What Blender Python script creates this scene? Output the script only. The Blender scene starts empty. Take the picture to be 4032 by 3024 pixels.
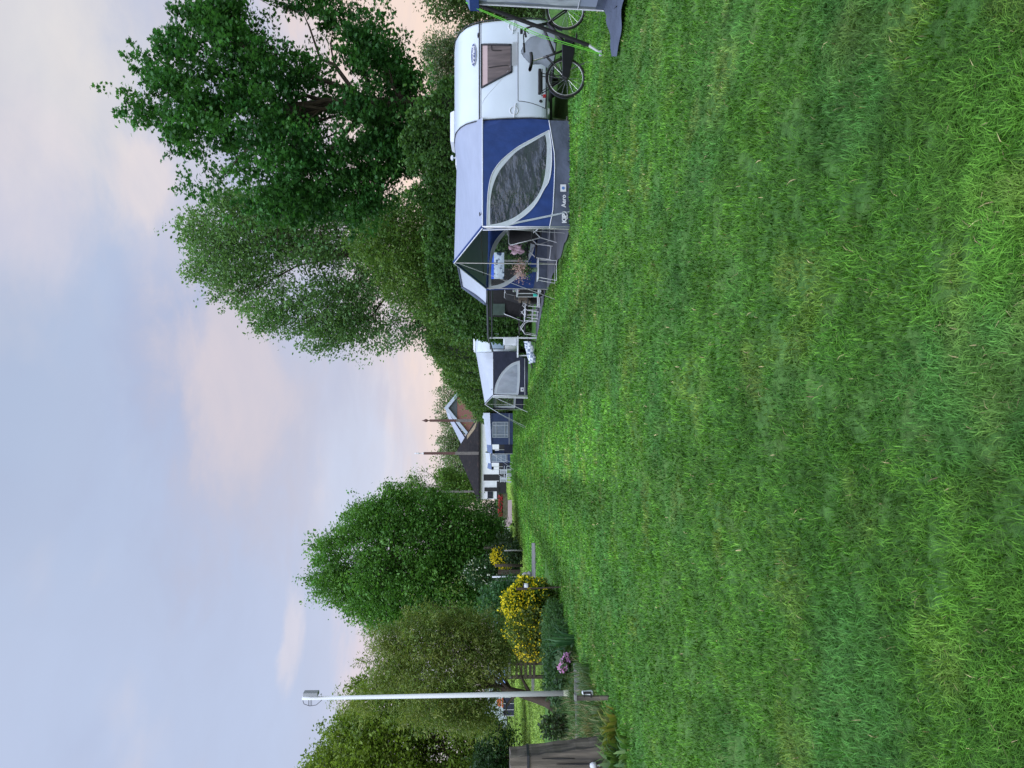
import bpy, bmesh, math, random
import numpy as np
from mathutils import Vector, Matrix

random.seed(7)
rng = np.random.default_rng(11)
S = bpy.context.scene
C = S.collection

# ------------------------------------------------------------------ camera
EYE = 1.6
FPX = 3024.0                       # focal length in photo pixels (photo is 4032 x 3024, held sideways)
PITCH = math.atan(71.0 / FPX)      # camera tips down a little
FWD = Vector((0, math.cos(PITCH), -math.sin(PITCH)))
UPV = Vector((0, math.sin(PITCH), math.cos(PITCH)))
RGT = Vector((1, 0, 0))
cam_d = bpy.data.cameras.new('camera')
cam_d.sensor_fit = 'HORIZONTAL'
cam_d.sensor_width = 36
cam_d.lens = 27
cam_d.clip_start = 0.05
cam_d.clip_end = 4000
cam = bpy.data.objects.new('camera', cam_d)
C.objects.link(cam)
mx = Matrix.Identity(4)
lx, ly, lz = -UPV, RGT, -FWD        # phone turned on its side: image left is up
for r in range(3):
    mx[r][0], mx[r][1], mx[r][2] = lx[r], ly[r], lz[r]
mx[2][3] = EYE
cam.matrix_world = mx
S.camera = cam

def ray(px, py):
    return FWD * FPX + RGT * (1512 - py) - UPV * (px - 2016)

# ------------------------------------------------------------------ world, sun, exposure
FILL_EL, FILL_AZ = math.radians(48), math.radians(205)   # added fill direction, behind the viewer; the real sunset lies ahead
world = bpy.data.worlds.new('World')
S.world = world
world.use_nodes = True
nt = world.node_tree
nt.nodes.clear()
L = nt.links
def N(t, **kw):
    n = nt.nodes.new(t)
    for k, v in kw.items():
        setattr(n, k, v)
    return n
def wmath(op, a, b=None, clamp=False):
    n = N('ShaderNodeMath', operation=op)
    n.use_clamp = clamp
    for i, q in enumerate((a, b)):
        if q is None: continue
        if isinstance(q, (int, float)): n.inputs[i].default_value = q
        else: L.new(q, n.inputs[i])
    return n.outputs[0]
def wmap(v, a, b, c, d, smooth=True):
    n = N('ShaderNodeMapRange')
    n.interpolation_type = 'SMOOTHSTEP' if smooth else 'LINEAR'
    L.new(v, n.inputs[0])
    for i, q in zip((1, 2, 3, 4), (a, b, c, d)): n.inputs[i].default_value = q
    return n.outputs[0]
def wmix(f, a, b):
    n = N('ShaderNodeMix', data_type='RGBA')
    if isinstance(f, (int, float)): n.inputs[0].default_value = f
    else: L.new(f, n.inputs[0])
    for i, q in ((6, a), (7, b)):
        if isinstance(q, tuple): n.inputs[i].default_value = (*q, 1)
        else: L.new(q, n.inputs[i])
    return n.outputs[2]
tc = N('ShaderNodeTexCoord')
sep = N('ShaderNodeSeparateXYZ'); L.new(tc.outputs['Generated'], sep.inputs[0])
dx, dy, dz = sep.outputs
zc = wmath('MAXIMUM', dz, 0.0)
ramp = N('ShaderNodeValToRGB')
L.new(zc, ramp.inputs[0])
cr = ramp.color_ramp
stops = [(0.0, (.93, .70, .58)), (.05, (.90, .69, .60)), (.11, (.78, .67, .68)), (.18, (.58, .60, .74)),
         (.30, (.49, .55, .74)), (.42, (.46, .54, .73)), (.55, (.42, .51, .69)), (1.0, (.46, .54, .70))]
while len(cr.elements) < len(stops): cr.elements.new(0.5)
for e, (p, c) in zip(cr.elements, stops):
    e.position = p; e.color = (*c, 1)
base = ramp.outputs[0]
# cooler horizon toward the left of the picture, warm toward the setting sun on the right
cool = wmix(wmap(zc, 0.0, .25, 0, 1), (.74, .68, .76), (.50, .58, .78))
base = wmix(wmap(dx, -.08, -.42, 0, .9), base, cool)
# cloud layer seen in perspective
den = wmath('ADD', zc, .16)
cx_ = wmath('DIVIDE', dx, den); cy_ = wmath('DIVIDE', dy, den)
cmb = N('ShaderNodeCombineXYZ'); L.new(cx_, cmb.inputs[0]); L.new(cy_, cmb.inputs[1])
def wnoise(scale, detail, rough, off, dist=0.0):
    mp = N('ShaderNodeMapping'); L.new(cmb.outputs[0], mp.inputs[0])
    mp.inputs['Location'].default_value = off
    n = N('ShaderNodeTexNoise'); L.new(mp.outputs[0], n.inputs[0])
    n.inputs['Scale'].default_value = scale; n.inputs['Detail'].default_value = detail
    n.inputs['Roughness'].default_value = rough
    n.inputs['Distortion'].default_value = dist
    return n.outputs[0]
n1 = wnoise(.95, 5, .5, (3.1, 1.7, 0), .3)
n2 = wnoise(1.5, 6, .5, (8.3, 4.9, 2.0), .2)
n3 = wnoise(.55, 4, .45, (1.2, 7.7, 5.0))
grey = wmix(wmap(zc, 0.03, .3, 0, 1), (.66, .60, .66), (.40, .46, .65))
base = wmix(wmath('MULTIPLY', wmap(n1, .44, .62, 0, 1), .6), base, grey)
pinkc = wmix(wmap(zc, .05, .40, 0, 1), (.93, .76, .70), (.72, .66, .68))
base = wmix(wmath('MULTIPLY', wmap(n2, .50, .68, 0, 1), .6), base, pinkc)
base = wmix(wmath('MULTIPLY', wmap(n3, .5, .7, 0, 1), .35), base, (.60, .68, .88))
# single cloud banks, placed by direction
nw = wnoise(3.2, 8, .6, (5.5, 2.2, 9.0), .3)
def bank(px, py, rad, wide, col, amt, soft=.9):
    global base
    c = ray(px, py).normalized()
    sb = N('ShaderNodeVectorMath', operation='SUBTRACT'); L.new(tc.outputs['Generated'], sb.inputs[0]); sb.inputs[1].default_value = c
    sc_ = N('ShaderNodeVectorMath', operation='MULTIPLY'); L.new(sb.outputs[0], sc_.inputs[0]); sc_.inputs[1].default_value = (1 / wide, 1 / wide, 1)
    ln = N('ShaderNodeVectorMath', operation='LENGTH'); L.new(sc_.outputs[0], ln.inputs[0])
    d = wmath('ADD', wmath('DIVIDE', ln.outputs['Value'], rad), wmath('MULTIPLY', wmath('SUBTRACT', nw, .5), 2.6))
    base = wmix(wmap(d, 1.0 - soft * .5, 1.0 + soft * .5, amt, 0), base, col)
bank(1640, 60, .16, 1.8, (1.0, .74, .58), .75, 1.6)
bank(860, 1480, .10, 1.9, (.40, .45, .64), .7, 1.2)
bank(1010, 1600, .095, 1.8, (.58, .56, .65), .75, 1.1)
bank(930, 1490, .055, 1.9, (.80, .67, .65), .45, 1.2)
bank(570, 690, .032, 1.5, (.95, .79, .72), .8, .9)
bank(700, 760, .06, 1.6, (.74, .68, .72), .5, 1.2)
bank(120, 140, .075, 1.6, (.88, .79, .71), .65, 1.2)
bank(330, 330, .09, 1.5, (.70, .71, .73), .3, 1.3)
bank(120, 800, .05, 1.8, (.78, .70, .74), .5, 1.2)
bank(1450, 2600, .03, 2.4, (.88, .70, .70), .6, 1.2)
bank(1150, 2480, .012, 4.0, (.86, .76, .76), .5, 1.0)
bank(1420, 1850, .05, 2.0, (.62, .70, .88), .5, 1.2)
# fine broken texture in the overcast
n4 = wnoise(2.2, 9, .62, (7.5, 3.3, 4.0), .6)
n5 = wnoise(5.0, 8, .6, (2.5, 6.3, 1.0), .4)
tex = wmap(wmath('ADD', wmath('MULTIPLY', n4, .65), wmath('MULTIPLY', n5, .35)), .36, .64, 0, 1, False)
base = wmix(wmath('MULTIPLY', tex, .30), base, wmix(wmap(zc, .03, .3, 0, 1), (.62, .57, .62), (.43, .47, .61)))
# unseen sky overhead and behind the viewer boosted to lift the foreground
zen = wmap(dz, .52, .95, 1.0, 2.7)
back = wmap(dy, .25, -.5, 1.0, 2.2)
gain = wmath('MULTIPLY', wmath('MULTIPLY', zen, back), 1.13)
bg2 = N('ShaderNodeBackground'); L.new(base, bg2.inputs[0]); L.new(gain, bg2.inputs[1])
sky = N('ShaderNodeTexSky', sky_type='NISHITA')
sky.sun_disc = False
sky.sun_elevation = FILL_EL
sky.sun_rotation = FILL_AZ
bg1 = N('ShaderNodeBackground'); L.new(sky.outputs[0], bg1.inputs[0]); bg1.inputs[1].default_value = .08
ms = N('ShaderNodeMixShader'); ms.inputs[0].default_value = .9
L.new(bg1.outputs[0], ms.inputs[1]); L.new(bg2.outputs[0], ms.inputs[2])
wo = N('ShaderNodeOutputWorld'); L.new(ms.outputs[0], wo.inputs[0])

fill_d = bpy.data.lights.new('sun', 'SUN')  # soft fill lamp added to brighten the foreground from behind the viewer
fill_d.energy = 1.2
fill_d.angle = math.radians(40)
fill_d.color = (1.0, .97, .93)
sun = bpy.data.objects.new('sun', fill_d)
C.objects.link(sun)
sdir = Vector((math.sin(FILL_AZ) * math.cos(FILL_EL), math.cos(FILL_AZ) * math.cos(FILL_EL), math.sin(FILL_EL)))
sun.rotation_euler = (-sdir).to_track_quat('-Z', 'Y').to_euler()
sun.location = (0, -5, 30)

S.view_settings.view_transform = 'Standard'
S.view_settings.look = 'None'
S.view_settings.gamma = 1
S.view_settings.exposure = 0.0
S.cycles.max_bounces = 6
S.cycles.diffuse_bounces = 3
S.cycles.transparent_max_bounces = 8

# ------------------------------------------------------------------ geometry of the photo
def G(px, py):                      # photo pixel -> point of the flat ground
    d = ray(px, py); t = -EYE / d.z
    return Vector((d.x * t, d.y * t, 0))
def P(px, py, Y):                   # photo pixel -> point at distance Y
    d = ray(px, py); t = Y / d.y
    return Vector((d.x * t, Y, EYE + d.z * t))
def onplane(px, py, A, B):          # photo pixel -> point on the upright plane through A and B
    d = ray(px, py)
    n = Vector((B[1] - A[1], -(B[0] - A[0]), 0))
    t = (Vector((A[0], A[1], 0)) - Vector((0, 0, EYE))).dot(n) / d.dot(n)
    return Vector((0, 0, EYE)) + d * t

# ------------------------------------------------------------------ materials
def mat(name, col, rough=.6, var=.12, scale=8.0, bump=0.0, bscale=30.0, metal=0.0, spec=.4, stretch=None,
        col2=None, c2lo=.45, c2hi=.62, alpha=None, coat=0.0, trans=0.0, detail=4, bdist=.02):
    m = bpy.data.materials.new(name)
    m.use_nodes = True
    t = m.node_tree
    b = t.nodes['Principled BSDF']
    b.inputs['Roughness'].default_value = rough
    b.inputs['Metallic'].default_value = metal
    b.inputs['Specular IOR Level'].default_value = spec
    b.inputs['Coat Weight'].default_value = coat
    tcn = t.nodes.new('ShaderNodeTexCoord')
    vec = tcn.outputs['Object']
    if stretch:
        mp = t.nodes.new('ShaderNodeMapping'); mp.inputs['Scale'].default_value = stretch
        t.links.new(vec, mp.inputs[0]); vec = mp.outputs[0]
    nz = t.nodes.new('ShaderNodeTexNoise')
    nz.inputs['Scale'].default_value = scale; nz.inputs['Detail'].default_value = detail
    t.links.new(vec, nz.inputs[0])
    mr = t.nodes.new('ShaderNodeMapRange')
    mr.inputs[1].default_value = .3; mr.inputs[2].default_value = .7
    mr.inputs[3].default_value = 1 - var; mr.inputs[4].default_value = 1 + var
    t.links.new(nz.outputs[0], mr.inputs[0])
    mul = t.nodes.new('ShaderNodeMix'); mul.data_type = 'RGBA'; mul.blend_type = 'MULTIPLY'
    mul.inputs[0].default_value = 1
    mul.inputs[6].default_value = (*col, 1)
    t.links.new(mr.outputs[0], mul.inputs[7])
    out = mul.outputs[2]
    if col2:
        nz2 = t.nodes.new('ShaderNodeTexNoise'); nz2.inputs['Scale'].default_value = scale * .6; nz2.inputs['Detail'].default_value = 6
        mp2 = t.nodes.new('ShaderNodeMapping'); mp2.inputs['Location'].default_value = (4.2, 1.3, 7.7)
        t.links.new(vec, mp2.inputs[0]); t.links.new(mp2.outputs[0], nz2.inputs[0])
        m2 = t.nodes.new('ShaderNodeMapRange'); m2.inputs[1].default_value = c2lo; m2.inputs[2].default_value = c2hi
        t.links.new(nz2.outputs[0], m2.inputs[0])
        mm = t.nodes.new('ShaderNodeMix'); mm.data_type = 'RGBA'
        t.links.new(m2.outputs[0], mm.inputs[0]); t.links.new(out, mm.inputs[6]); mm.inputs[7].default_value = (*col2, 1)
        out = mm.outputs[2]
    t.links.new(out, b.inputs['Base Color'])
    if bump:
        nb = t.nodes.new('ShaderNodeTexNoise'); nb.inputs['Scale'].default_value = bscale; nb.inputs['Detail'].default_value = 5
        t.links.new(vec, nb.inputs[0])
        bp = t.nodes.new('ShaderNodeBump'); bp.inputs['Strength'].default_value = bump; bp.inputs['Distance'].default_value = bdist
        t.links.new(nb.outputs[0], bp.inputs['Height'])
        t.links.new(bp.outputs[0], b.inputs['Normal'])
    if alpha is not None:
        b.inputs['Alpha'].default_value = alpha
    if trans:
        b.inputs['Transmission Weight'].default_value = trans
    return m

def leafmat(name, rough=.5, transl=.35, spec=.35):
    m = bpy.data.materials.new(name); m.use_nodes = True
    t = m.node_tree; b = t.nodes['Principled BSDF']; o = t.nodes['Material Output']
    at = t.nodes.new('ShaderNodeAttribute'); at.attribute_name = 'tint'
    t.links.new(at.outputs['Color'], b.inputs['Base Color'])
    b.inputs['Roughness'].default_value = rough
    b.inputs['Specular IOR Level'].default_value = spec
    tr = t.nodes.new('ShaderNodeBsdfTranslucent')
    mu = t.nodes.new('ShaderNodeMix'); mu.data_type = 'RGBA'; mu.blend_type = 'MULTIPLY'; mu.inputs[0].default_value = 1
    t.links.new(at.outputs['Color'], mu.inputs[6]); mu.inputs[7].default_value = (1.15, 1.2, .6, 1)
    t.links.new(mu.outputs[2], tr.inputs[0])
    mixs = t.nodes.new('ShaderNodeMixShader'); mixs.inputs[0].default_value = transl
    t.links.new(b.outputs[0], mixs.inputs[1]); t.links.new(tr.outputs[0], mixs.inputs[2])
    t.links.new(mixs.outputs[0], o.inputs[0])
    return m

M = {}
M['leaf'] = leafmat('leaf', transl=.42)
M['blade'] = leafmat('grass_blade', rough=.55, transl=.32, spec=.16)
M['petal'] = leafmat('petal', rough=.6, transl=.3, spec=.2)
M['bark'] = mat('bark', (.055, .042, .03), .85, .4, 6, .8, 25, stretch=(1, 1, .25))
M['twig'] = mat('twig', (.06, .05, .03), .85, .3, 10)
M['innerhedge'] = mat('dark_green', (.018, .026, .012), .95, .4, 6)
M['white'] = mat('white_gelcoat', (.47, .535, .59), .32, .03, 3, .02, 3, spec=.4, coat=.1)
M['whitematt'] = mat('white_plastic', (.54, .57, .60), .5, .05, 6)
M['black'] = mat('black_rubber', (.012, .012, .013), .55, .2, 10)
M['blackgloss'] = mat('black_paint', (.012, .012, .014), .3, .2, 10, spec=.5)
M['steel'] = mat('galvanised_steel', (.55, .56, .57), .35, .15, 20, metal=1.0)
M['alu'] = mat('pale_tube', (.62, .64, .66), .4, .1, 20, metal=.3)
M['navy'] = mat('navy_cloth', (.010, .036, .15), .72, .14, 5, .6, 2.6, stretch=(1.3, 1, .7), bdist=.07)
M['darknavy'] = mat('dark_navy_cloth', (.017, .021, .045), .75, .15, 5, .6, 2.2, bdist=.07)
M['lightcloth'] = mat('pale_grey_cloth', (.26, .295, .38), .75, .05, 4, .5, 1.6, stretch=(.7, 1.6, 1), bdist=.07)
M['whitecloth'] = mat('white_cloth', (.39, .43, .49), .7, .05, 4, .35, 5)
M['greycloth'] = mat('slate_cloth', (.066, .082, .122), .75, .15, 5, .7, 3, bdist=.07)
M['midgrey'] = mat('mid_grey_cloth', (.13, .15, .165), .7, .1, 6, .4, 9)
M['pipe'] = mat('pale_piping', (.58, .60, .64), .6, .06, 10)
M['blackcloth'] = mat('black_mesh', (.016, .016, .018), .8, .25, 20, .3, 40)
M['trim'] = mat('dark_trim', (.02, .022, .028), .5, .15, 10)
M['wood'] = mat('weathered_wood', (.112, .098, .078), .88, .65, 13, 1.0, 22, stretch=(1, 1, .09), col2=(.035, .033, .03), c2lo=.5, c2hi=.66)
M['darkwood'] = mat('dark_wood', (.05, .038, .028), .85, .35, 7, .8, 18, stretch=(1, 1, .15))
M['greywood'] = mat('grey_wood', (.20, .20, .19), .85, .3, 6, .6, 18)
M['text'] = mat('printed_white', (.55, .57, .6), .6, .03, 10)
M['rope'] = mat('rope', (.5, .52, .52), .7, .1, 10)
M['lime'] = mat('lime_cord', (.16, .60, .05), .5, .05, 10)

# ------------------------------------------------------------------ mesh building
WOFF = {}
class MB:
    def __init__(s):
        s.v = []; s.f = []; s.mi = []
    def poly(s, pts, mi=0):
        b = len(s.v); s.v += [tuple(p) for p in pts]; s.f.append(tuple(range(b, b + len(pts)))); s.mi.append(mi); return s
    def raw(s, v, f, mi=0):
        b = len(s.v); s.v += [tuple(p) for p in v]; s.f += [tuple(i + b for i in q) for q in f]; s.mi += [mi] * len(f); return s
    def box(s, c, d, rz=0.0, mi=0, taper=1.0):
        hx, hy, hz = d[0] / 2, d[1] / 2, d[2] / 2
        cs, sn = math.cos(rz), math.sin(rz); v = []
        for z in (-1, 1):
            k = taper if z > 0 else 1
            for x, y in ((-1, -1), (1, -1), (1, 1), (-1, 1)):
                X, Y = x * hx * k, y * hy * k
                v.append((c[0] + X * cs - Y * sn, c[1] + X * sn + Y * cs, c[2] + z * hz))
        return s.raw(v, [(3, 2, 1, 0), (4, 5, 6, 7), (0, 1, 5, 4), (1, 2, 6, 5), (2, 3, 7, 6), (3, 0, 4, 7)], mi)
    def tube(s, pts, r, n=8, mi=0, cap=True):
        pts = [Vector(p) for p in pts]
        rs = r if isinstance(r, (list, tuple)) else [r] * len(pts)
        v = []; f = []; prev = None
        for i, p in enumerate(pts):
            a = pts[max(i - 1, 0)]; b = pts[min(i + 1, len(pts) - 1)]
            t = (b - a)
            if t.length < 1e-9: t = Vector((0, 0, 1))
            t.normalize()
            if prev is None:
                u = t.cross(Vector((0, 0, 1)))
                if u.length < .05: u = t.cross(Vector((1, 0, 0)))
            else:
                u = prev - t * prev.dot(t)
            u.normalize(); prev = u; w = t.cross(u)
            for k in range(n):
                a_ = 2 * math.pi * k / n
                v.append(p + (u * math.cos(a_) + w * math.sin(a_)) * rs[i])
        for i in range(len(pts) - 1):
            for k in range(n):
                f.append((i * n + k, i * n + (k + 1) % n, (i + 1) * n + (k + 1) % n, (i + 1) * n + k))
        if cap:
            f.append(tuple(range(n - 1, -1, -1))); f.append(tuple(range((len(pts) - 1) * n, len(pts) * n)))
        return s.raw(v, f, mi)
    def ring(s, c, axis, R, r, n=32, k=8, mi=0):
        c = Vector(c); ax = Vector(axis).normalized()
        u = ax.cross(Vector((0, 0, 1)));
        if u.length < .05: u = ax.cross(Vector((1, 0, 0)))
        u.normalize(); w = ax.cross(u); v = []; f = []
        for i in range(n):
            a = 2 * math.pi * i / n; d = u * math.cos(a) + w * math.sin(a)
            for j in range(k):
                b = 2 * math.pi * j / k
                v.append(c + d * (R + r * math.cos(b)) + ax * r * math.sin(b))
        for i in range(n):
            for j in range(k):
                f.append((i * k + j, i * k + (j + 1) % k, ((i + 1) % n) * k + (j + 1) % k, ((i + 1) % n) * k + j))
        return s.raw(v, f, mi)
    def grid(s, rows, mi=0):
        m = len(rows[0]); v = [p for r in rows for p in r]; f = []
        for i in range(len(rows) - 1):
            for j in range(m - 1):
                f.append((i * m + j, i * m + j + 1, (i + 1) * m + j + 1, (i + 1) * m + j))
        return s.raw(v, f, mi)
    def lathe(s, prof, c, n=16, mi=0):
        v = []; f = []
        for (r, z) in prof:
            for k in range(n):
                a = 2 * math.pi * k / n
                v.append((c[0] + r * math.cos(a), c[1] + r * math.sin(a), c[2] + z))
        for i in range(len(prof) - 1):
            for k in range(n):
                f.append((i * n + k, i * n + (k + 1) % n, (i + 1) * n + (k + 1) % n, (i + 1) * n + k))
        f.append(tuple(range(n - 1, -1, -1))); f.append(tuple(range((len(prof) - 1) * n, len(prof) * n)))
        return s.raw(v, f, mi)
    def ball(s, c, r, n=12, m=8, mi=0, jit=0.0):
        v = []; f = []
        r = r if isinstance(r, (tuple, list)) else (r, r, r)
        for i in range(m + 1):
            ph = math.pi * i / m
            for k in range(n):
                a = 2 * math.pi * k / n; q = 1 + random.uniform(-jit, jit)
                v.append((c[0] + r[0] * q * math.sin(ph) * math.cos(a), c[1] + r[1] * q * math.sin(ph) * math.sin(a), c[2] + r[2] * q * math.cos(ph)))
        for i in range(m):
            for k in range(n):
                f.append((i * n + k, (i + 1) * n + k, (i + 1) * n + (k + 1) % n, i * n + (k + 1) % n))
        return s.raw(v, f, mi)
    def prism(s, pts, off, mi=0):       # closed outline pushed along off
        off = Vector(off); a = [Vector(p) for p in pts]; b = [p + off for p in a]; n = len(a)
        f = [tuple(range(n - 1, -1, -1)), tuple(range(n, 2 * n))] + [(i, (i + 1) % n, n + (i + 1) % n, n + i) for i in range(n)]
        return s.raw(a + b, f, mi)
    def build(s, name, m, parent=None, smooth=False, bevel=0.0, solid=0.0):
        me = bpy.data.meshes.new(name)
        off = WOFF.get(parent.name, Vector()) if parent else Vector()
        me.from_pydata([(p[0] - off.x, p[1] - off.y, p[2] - off.z) for p in s.v], [], s.f)
        for q in (m if isinstance(m, (list, tuple)) else [m]):
            me.materials.append(q)
        me.polygons.foreach_set('material_index', s.mi)
        bm = bmesh.new(); bm.from_mesh(me)
        bmesh.ops.recalc_face_normals(bm, faces=bm.faces[:]); bm.to_mesh(me); bm.free()
        if smooth:
            me.polygons.foreach_set('use_smooth', [True] * len(me.polygons))
        me.update()
        o = bpy.data.objects.new(name, me); C.objects.link(o)
        if parent:
            o.parent = parent
        WOFF[o.name] = off.copy()
        if bevel:
            md = o.modifiers.new('bevel', 'BEVEL'); md.width = bevel; md.segments = 3; md.limit_method = 'ANGLE'; md.angle_limit = math.radians(40)
        if solid:
            md = o.modifiers.new('thick', 'SOLIDIFY'); md.thickness = solid
        return o

def tag(o, label=None, cat=None, group=None, kind=None):
    if label: o['label'] = label
    if cat: o['category'] = cat
    if group: o['group'] = group
    if kind: o['kind'] = kind
    return o
def thing(name, label, cat, loc=(0, 0, 0), group=None):
    o = bpy.data.objects.new(name, None); C.objects.link(o)
    o.empty_display_size = .2
    o.location = loc; WOFF[o.name] = Vector(loc)
    return tag(o, label, cat, group)
def copy_tree(o, parent=None):
    c = o.copy(); C.objects.link(c)
    if parent: c.parent = parent
    for ch in list(o.children): copy_tree(ch, c)
    return c
def text_mesh(txt, size, name, m, parent, loc, rot, bold=0.0, squash=1.0):
    cu = bpy.data.curves.new('lettering', 'FONT'); cu.body = txt; cu.size = size
    cu.align_x = 'CENTER'; cu.align_y = 'CENTER'; cu.extrude = .002; cu.offset = bold
    to = bpy.data.objects.new('lettering', cu); C.objects.link(to)
    dg = bpy.context.evaluated_depsgraph_get()
    me = bpy.data.meshes.new_from_object(to.evaluated_get(dg))
    bpy.data.objects.remove(to); bpy.data.curves.remove(cu)
    me.materials.clear(); me.materials.append(m)
    me.transform(Matrix.Diagonal((squash, 1, 1, 1)))
    me.transform(Matrix.Translation(Vector(loc) - (WOFF.get(parent.name, Vector()))) @ rot.to_4x4())
    o = bpy.data.objects.new(name, me); C.objects.link(o); o.parent = parent
    WOFF[o.name] = WOFF.get(parent.name, Vector()).copy()
    return o

# ------------------------------------------------------------------ foliage in numpy
def vnoise(x, y, seed=0):               # smooth 2-D value noise, 0..1
    r = np.random.default_rng(seed).random((256, 256))
    xi = np.floor(x).astype(int); yi = np.floor(y).astype(int)
    fx = x - xi; fy = y - yi
    fx = fx * fx * (3 - 2 * fx); fy = fy * fy * (3 - 2 * fy)
    a = r[xi % 256, yi % 256]; b = r[(xi + 1) % 256, yi % 256]; c = r[xi % 256, (yi + 1) % 256]; d = r[(xi + 1) % 256, (yi + 1) % 256]
    return (a * (1 - fx) + b * fx) * (1 - fy) + (c * (1 - fx) + d * fx) * fy
def mesh_np(name, verts, polys_sizes, loops, tint, m, parent=None):
    me = bpy.data.meshes.new(name)
    nv = len(verts); npol = len(polys_sizes)
    off = WOFF.get(parent.name, Vector()) if parent else Vector()
    verts = verts - np.array(off)[None, :]
    me.vertices.add(nv); me.vertices.foreach_set('co', verts.astype(np.float32).ravel())
    me.loops.add(len(loops)); me.loops.foreach_set('vertex_index', loops.astype(np.int32))
    me.polygons.add(npol)
    st = np.concatenate(([0], np.cumsum(polys_sizes)[:-1])).astype(np.int32)
    me.polygons.foreach_set('loop_start', st)
    me.update(calc_edges=True)
    at = me.attributes.new('tint', 'FLOAT_COLOR', 'FACE')
    col = np.ones((npol, 4), np.float32); col[:, :3] = tint
    at.data.foreach_set('color', col.ravel())
    me.materials.append(m)
    o = bpy.data.objects.new(name, me); C.objects.link(o)
    if parent: o.parent = parent
    WOFF[o.name] = off.copy()
    return o
LEAFGAIN = 1.4
SHAPES = {
    'star': np.array([(0, -.1, 0), (.28, .02, .05), (.55, .0, -.03), (.33, .3, .06), (.52, .62, -.05), (.2, .58, .04), (0, 1.0, -.08),
                      (-.2, .58, .04), (-.52, .62, -.05), (-.33, .3, .06), (-.55, .0, -.03), (-.28, .02, .05)]),
    'oval': np.array([(0, 0, 0), (.3, .4, .07), (.2, .75, .03), (0, 1, -.06), (-.2, .75, .03), (-.3, .4, .07)]),
    'quad': np.array([(0, 0, 0), (.32, .45, .06), (0, 1, -.05), (-.32, .45, .06)]),
    'needle': np.array([(0, 0, 0), (.13, .4, .02), (0, 1, -.1), (-.13, .4, .02)]),
}
def leaves(name, P0, size, tint, shape, m, parent=None, upbias=.5, droop=0.0, dirs=None, r=None):
    r = r or rng
    n = len(P0); T = SHAPES[shape]; k = len(T)
    nor = r.normal(size=(n, 3)); nor[:, 2] = np.abs(nor[:, 2]) * (1 + upbias) + upbias
    nor /= np.linalg.norm(nor, axis=1)[:, None]
    d = r.normal(size=(n, 3)) if dirs is None else dirs + r.normal(size=(n, 3)) * .55
    d[:, 2] -= droop
    d -= nor * (d * nor).sum(1)[:, None]
    d /= np.linalg.norm(d, axis=1)[:, None] + 1e-9
    s = np.cross(d, nor)
    if m is M['leaf']: tint = np.clip(tint * LEAFGAIN, 0, .8)
    sz = (size * r.uniform(.65, 1.25, n))[:, None, None] if np.isscalar(size) else size[:, None, None]
    V = P0[:, None, :] + sz * (s[:, None, :] * T[None, :, 0:1] + d[:, None, :] * T[None, :, 1:2] + nor[:, None, :] * T[None, :, 2:3])
    return mesh_np(name, V.reshape(-1, 3), np.full(n, k), np.arange(n * k), tint, m, parent)
def tints(n, c1, c2, r=None, v=.25, c3=None, p3=0.0):
    r = r or rng
    t = r.random((n, 1)); c = np.array(c1) * (1 - t) + np.array(c2) * t
    if c3 is not None:
        k = r.random(n) < p3; c[k] = np.array(c3)
    return np.clip(c * r.uniform(1 - v, 1 + v, (n, 1)), 0, 1)
def in_poly(x, z, poly):
    c = np.zeros(len(x), bool); j = len(poly) - 1
    for i in range(len(poly)):
        xi, zi = poly[i]; xj, zj = poly[j]
        k = ((zi > z) != (zj > z)) & (x < (xj - xi) * (z - zi) / (zj - zi + 1e-12) + xi)
        c ^= k; j = i
    return c
def edge_dist(x, z, poly):
    d = np.full(len(x), 1e9); j = len(poly) - 1
    for i in range(len(poly)):
        ax, az = poly[j]; bx, bz = poly[i]; ux, uz = bx - ax, bz - az
        t = np.clip(((x - ax) * ux + (z - az) * uz) / (ux * ux + uz * uz + 1e-12), 0, 1)
        d = np.minimum(d, np.hypot(x - ax - t * ux, z - az - t * uz)); j = i
    return d
def crown_centres(poly, Y0, n, R, seed, gap=.0, gscale=.8):
    r = np.random.default_rng(seed)
    poly = np.array(poly); lo = poly.min(0); hi = poly.max(0); out = []
    bx, bz = poly[:, 0].mean(), lo[1] - .25 * (hi[1] - lo[1])
    tot = 0
    while tot < n:
        x = r.uniform(lo[0], hi[0], n * 3); z = r.uniform(lo[1], hi[1], n * 3)
        k = in_poly(x, z, poly); x = x[k]; z = z[k]
        if gap:                                    # sprays that follow the growth direction, sky between them
            rho = np.hypot(x - bx, z - bz); th = np.arctan2(x - bx, z - bz); m_ = (hi[1] - lo[1]) * .7
            k = .6 * vnoise(th * m_ * gscale * 1.5 + 80, rho * gscale * .55 + 50, seed) + .4 * vnoise(x * gscale * 1.9 + 90, z * gscale * 1.9 + 90, seed + 40) > gap
            x = x[k]; z = z[k]
        d = np.minimum(edge_dist(x, z, poly), R)
        t = np.sqrt(np.maximum(d * (2 * R - d), 0)) * .95 + .12
        u = r.uniform(-1, 1, len(x)); u = np.sign(u) * np.abs(u) ** .6
        out.append(np.stack([x, Y0 + u * t, z], 1)); tot += len(x)
    return np.concatenate(out)[:n]
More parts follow.
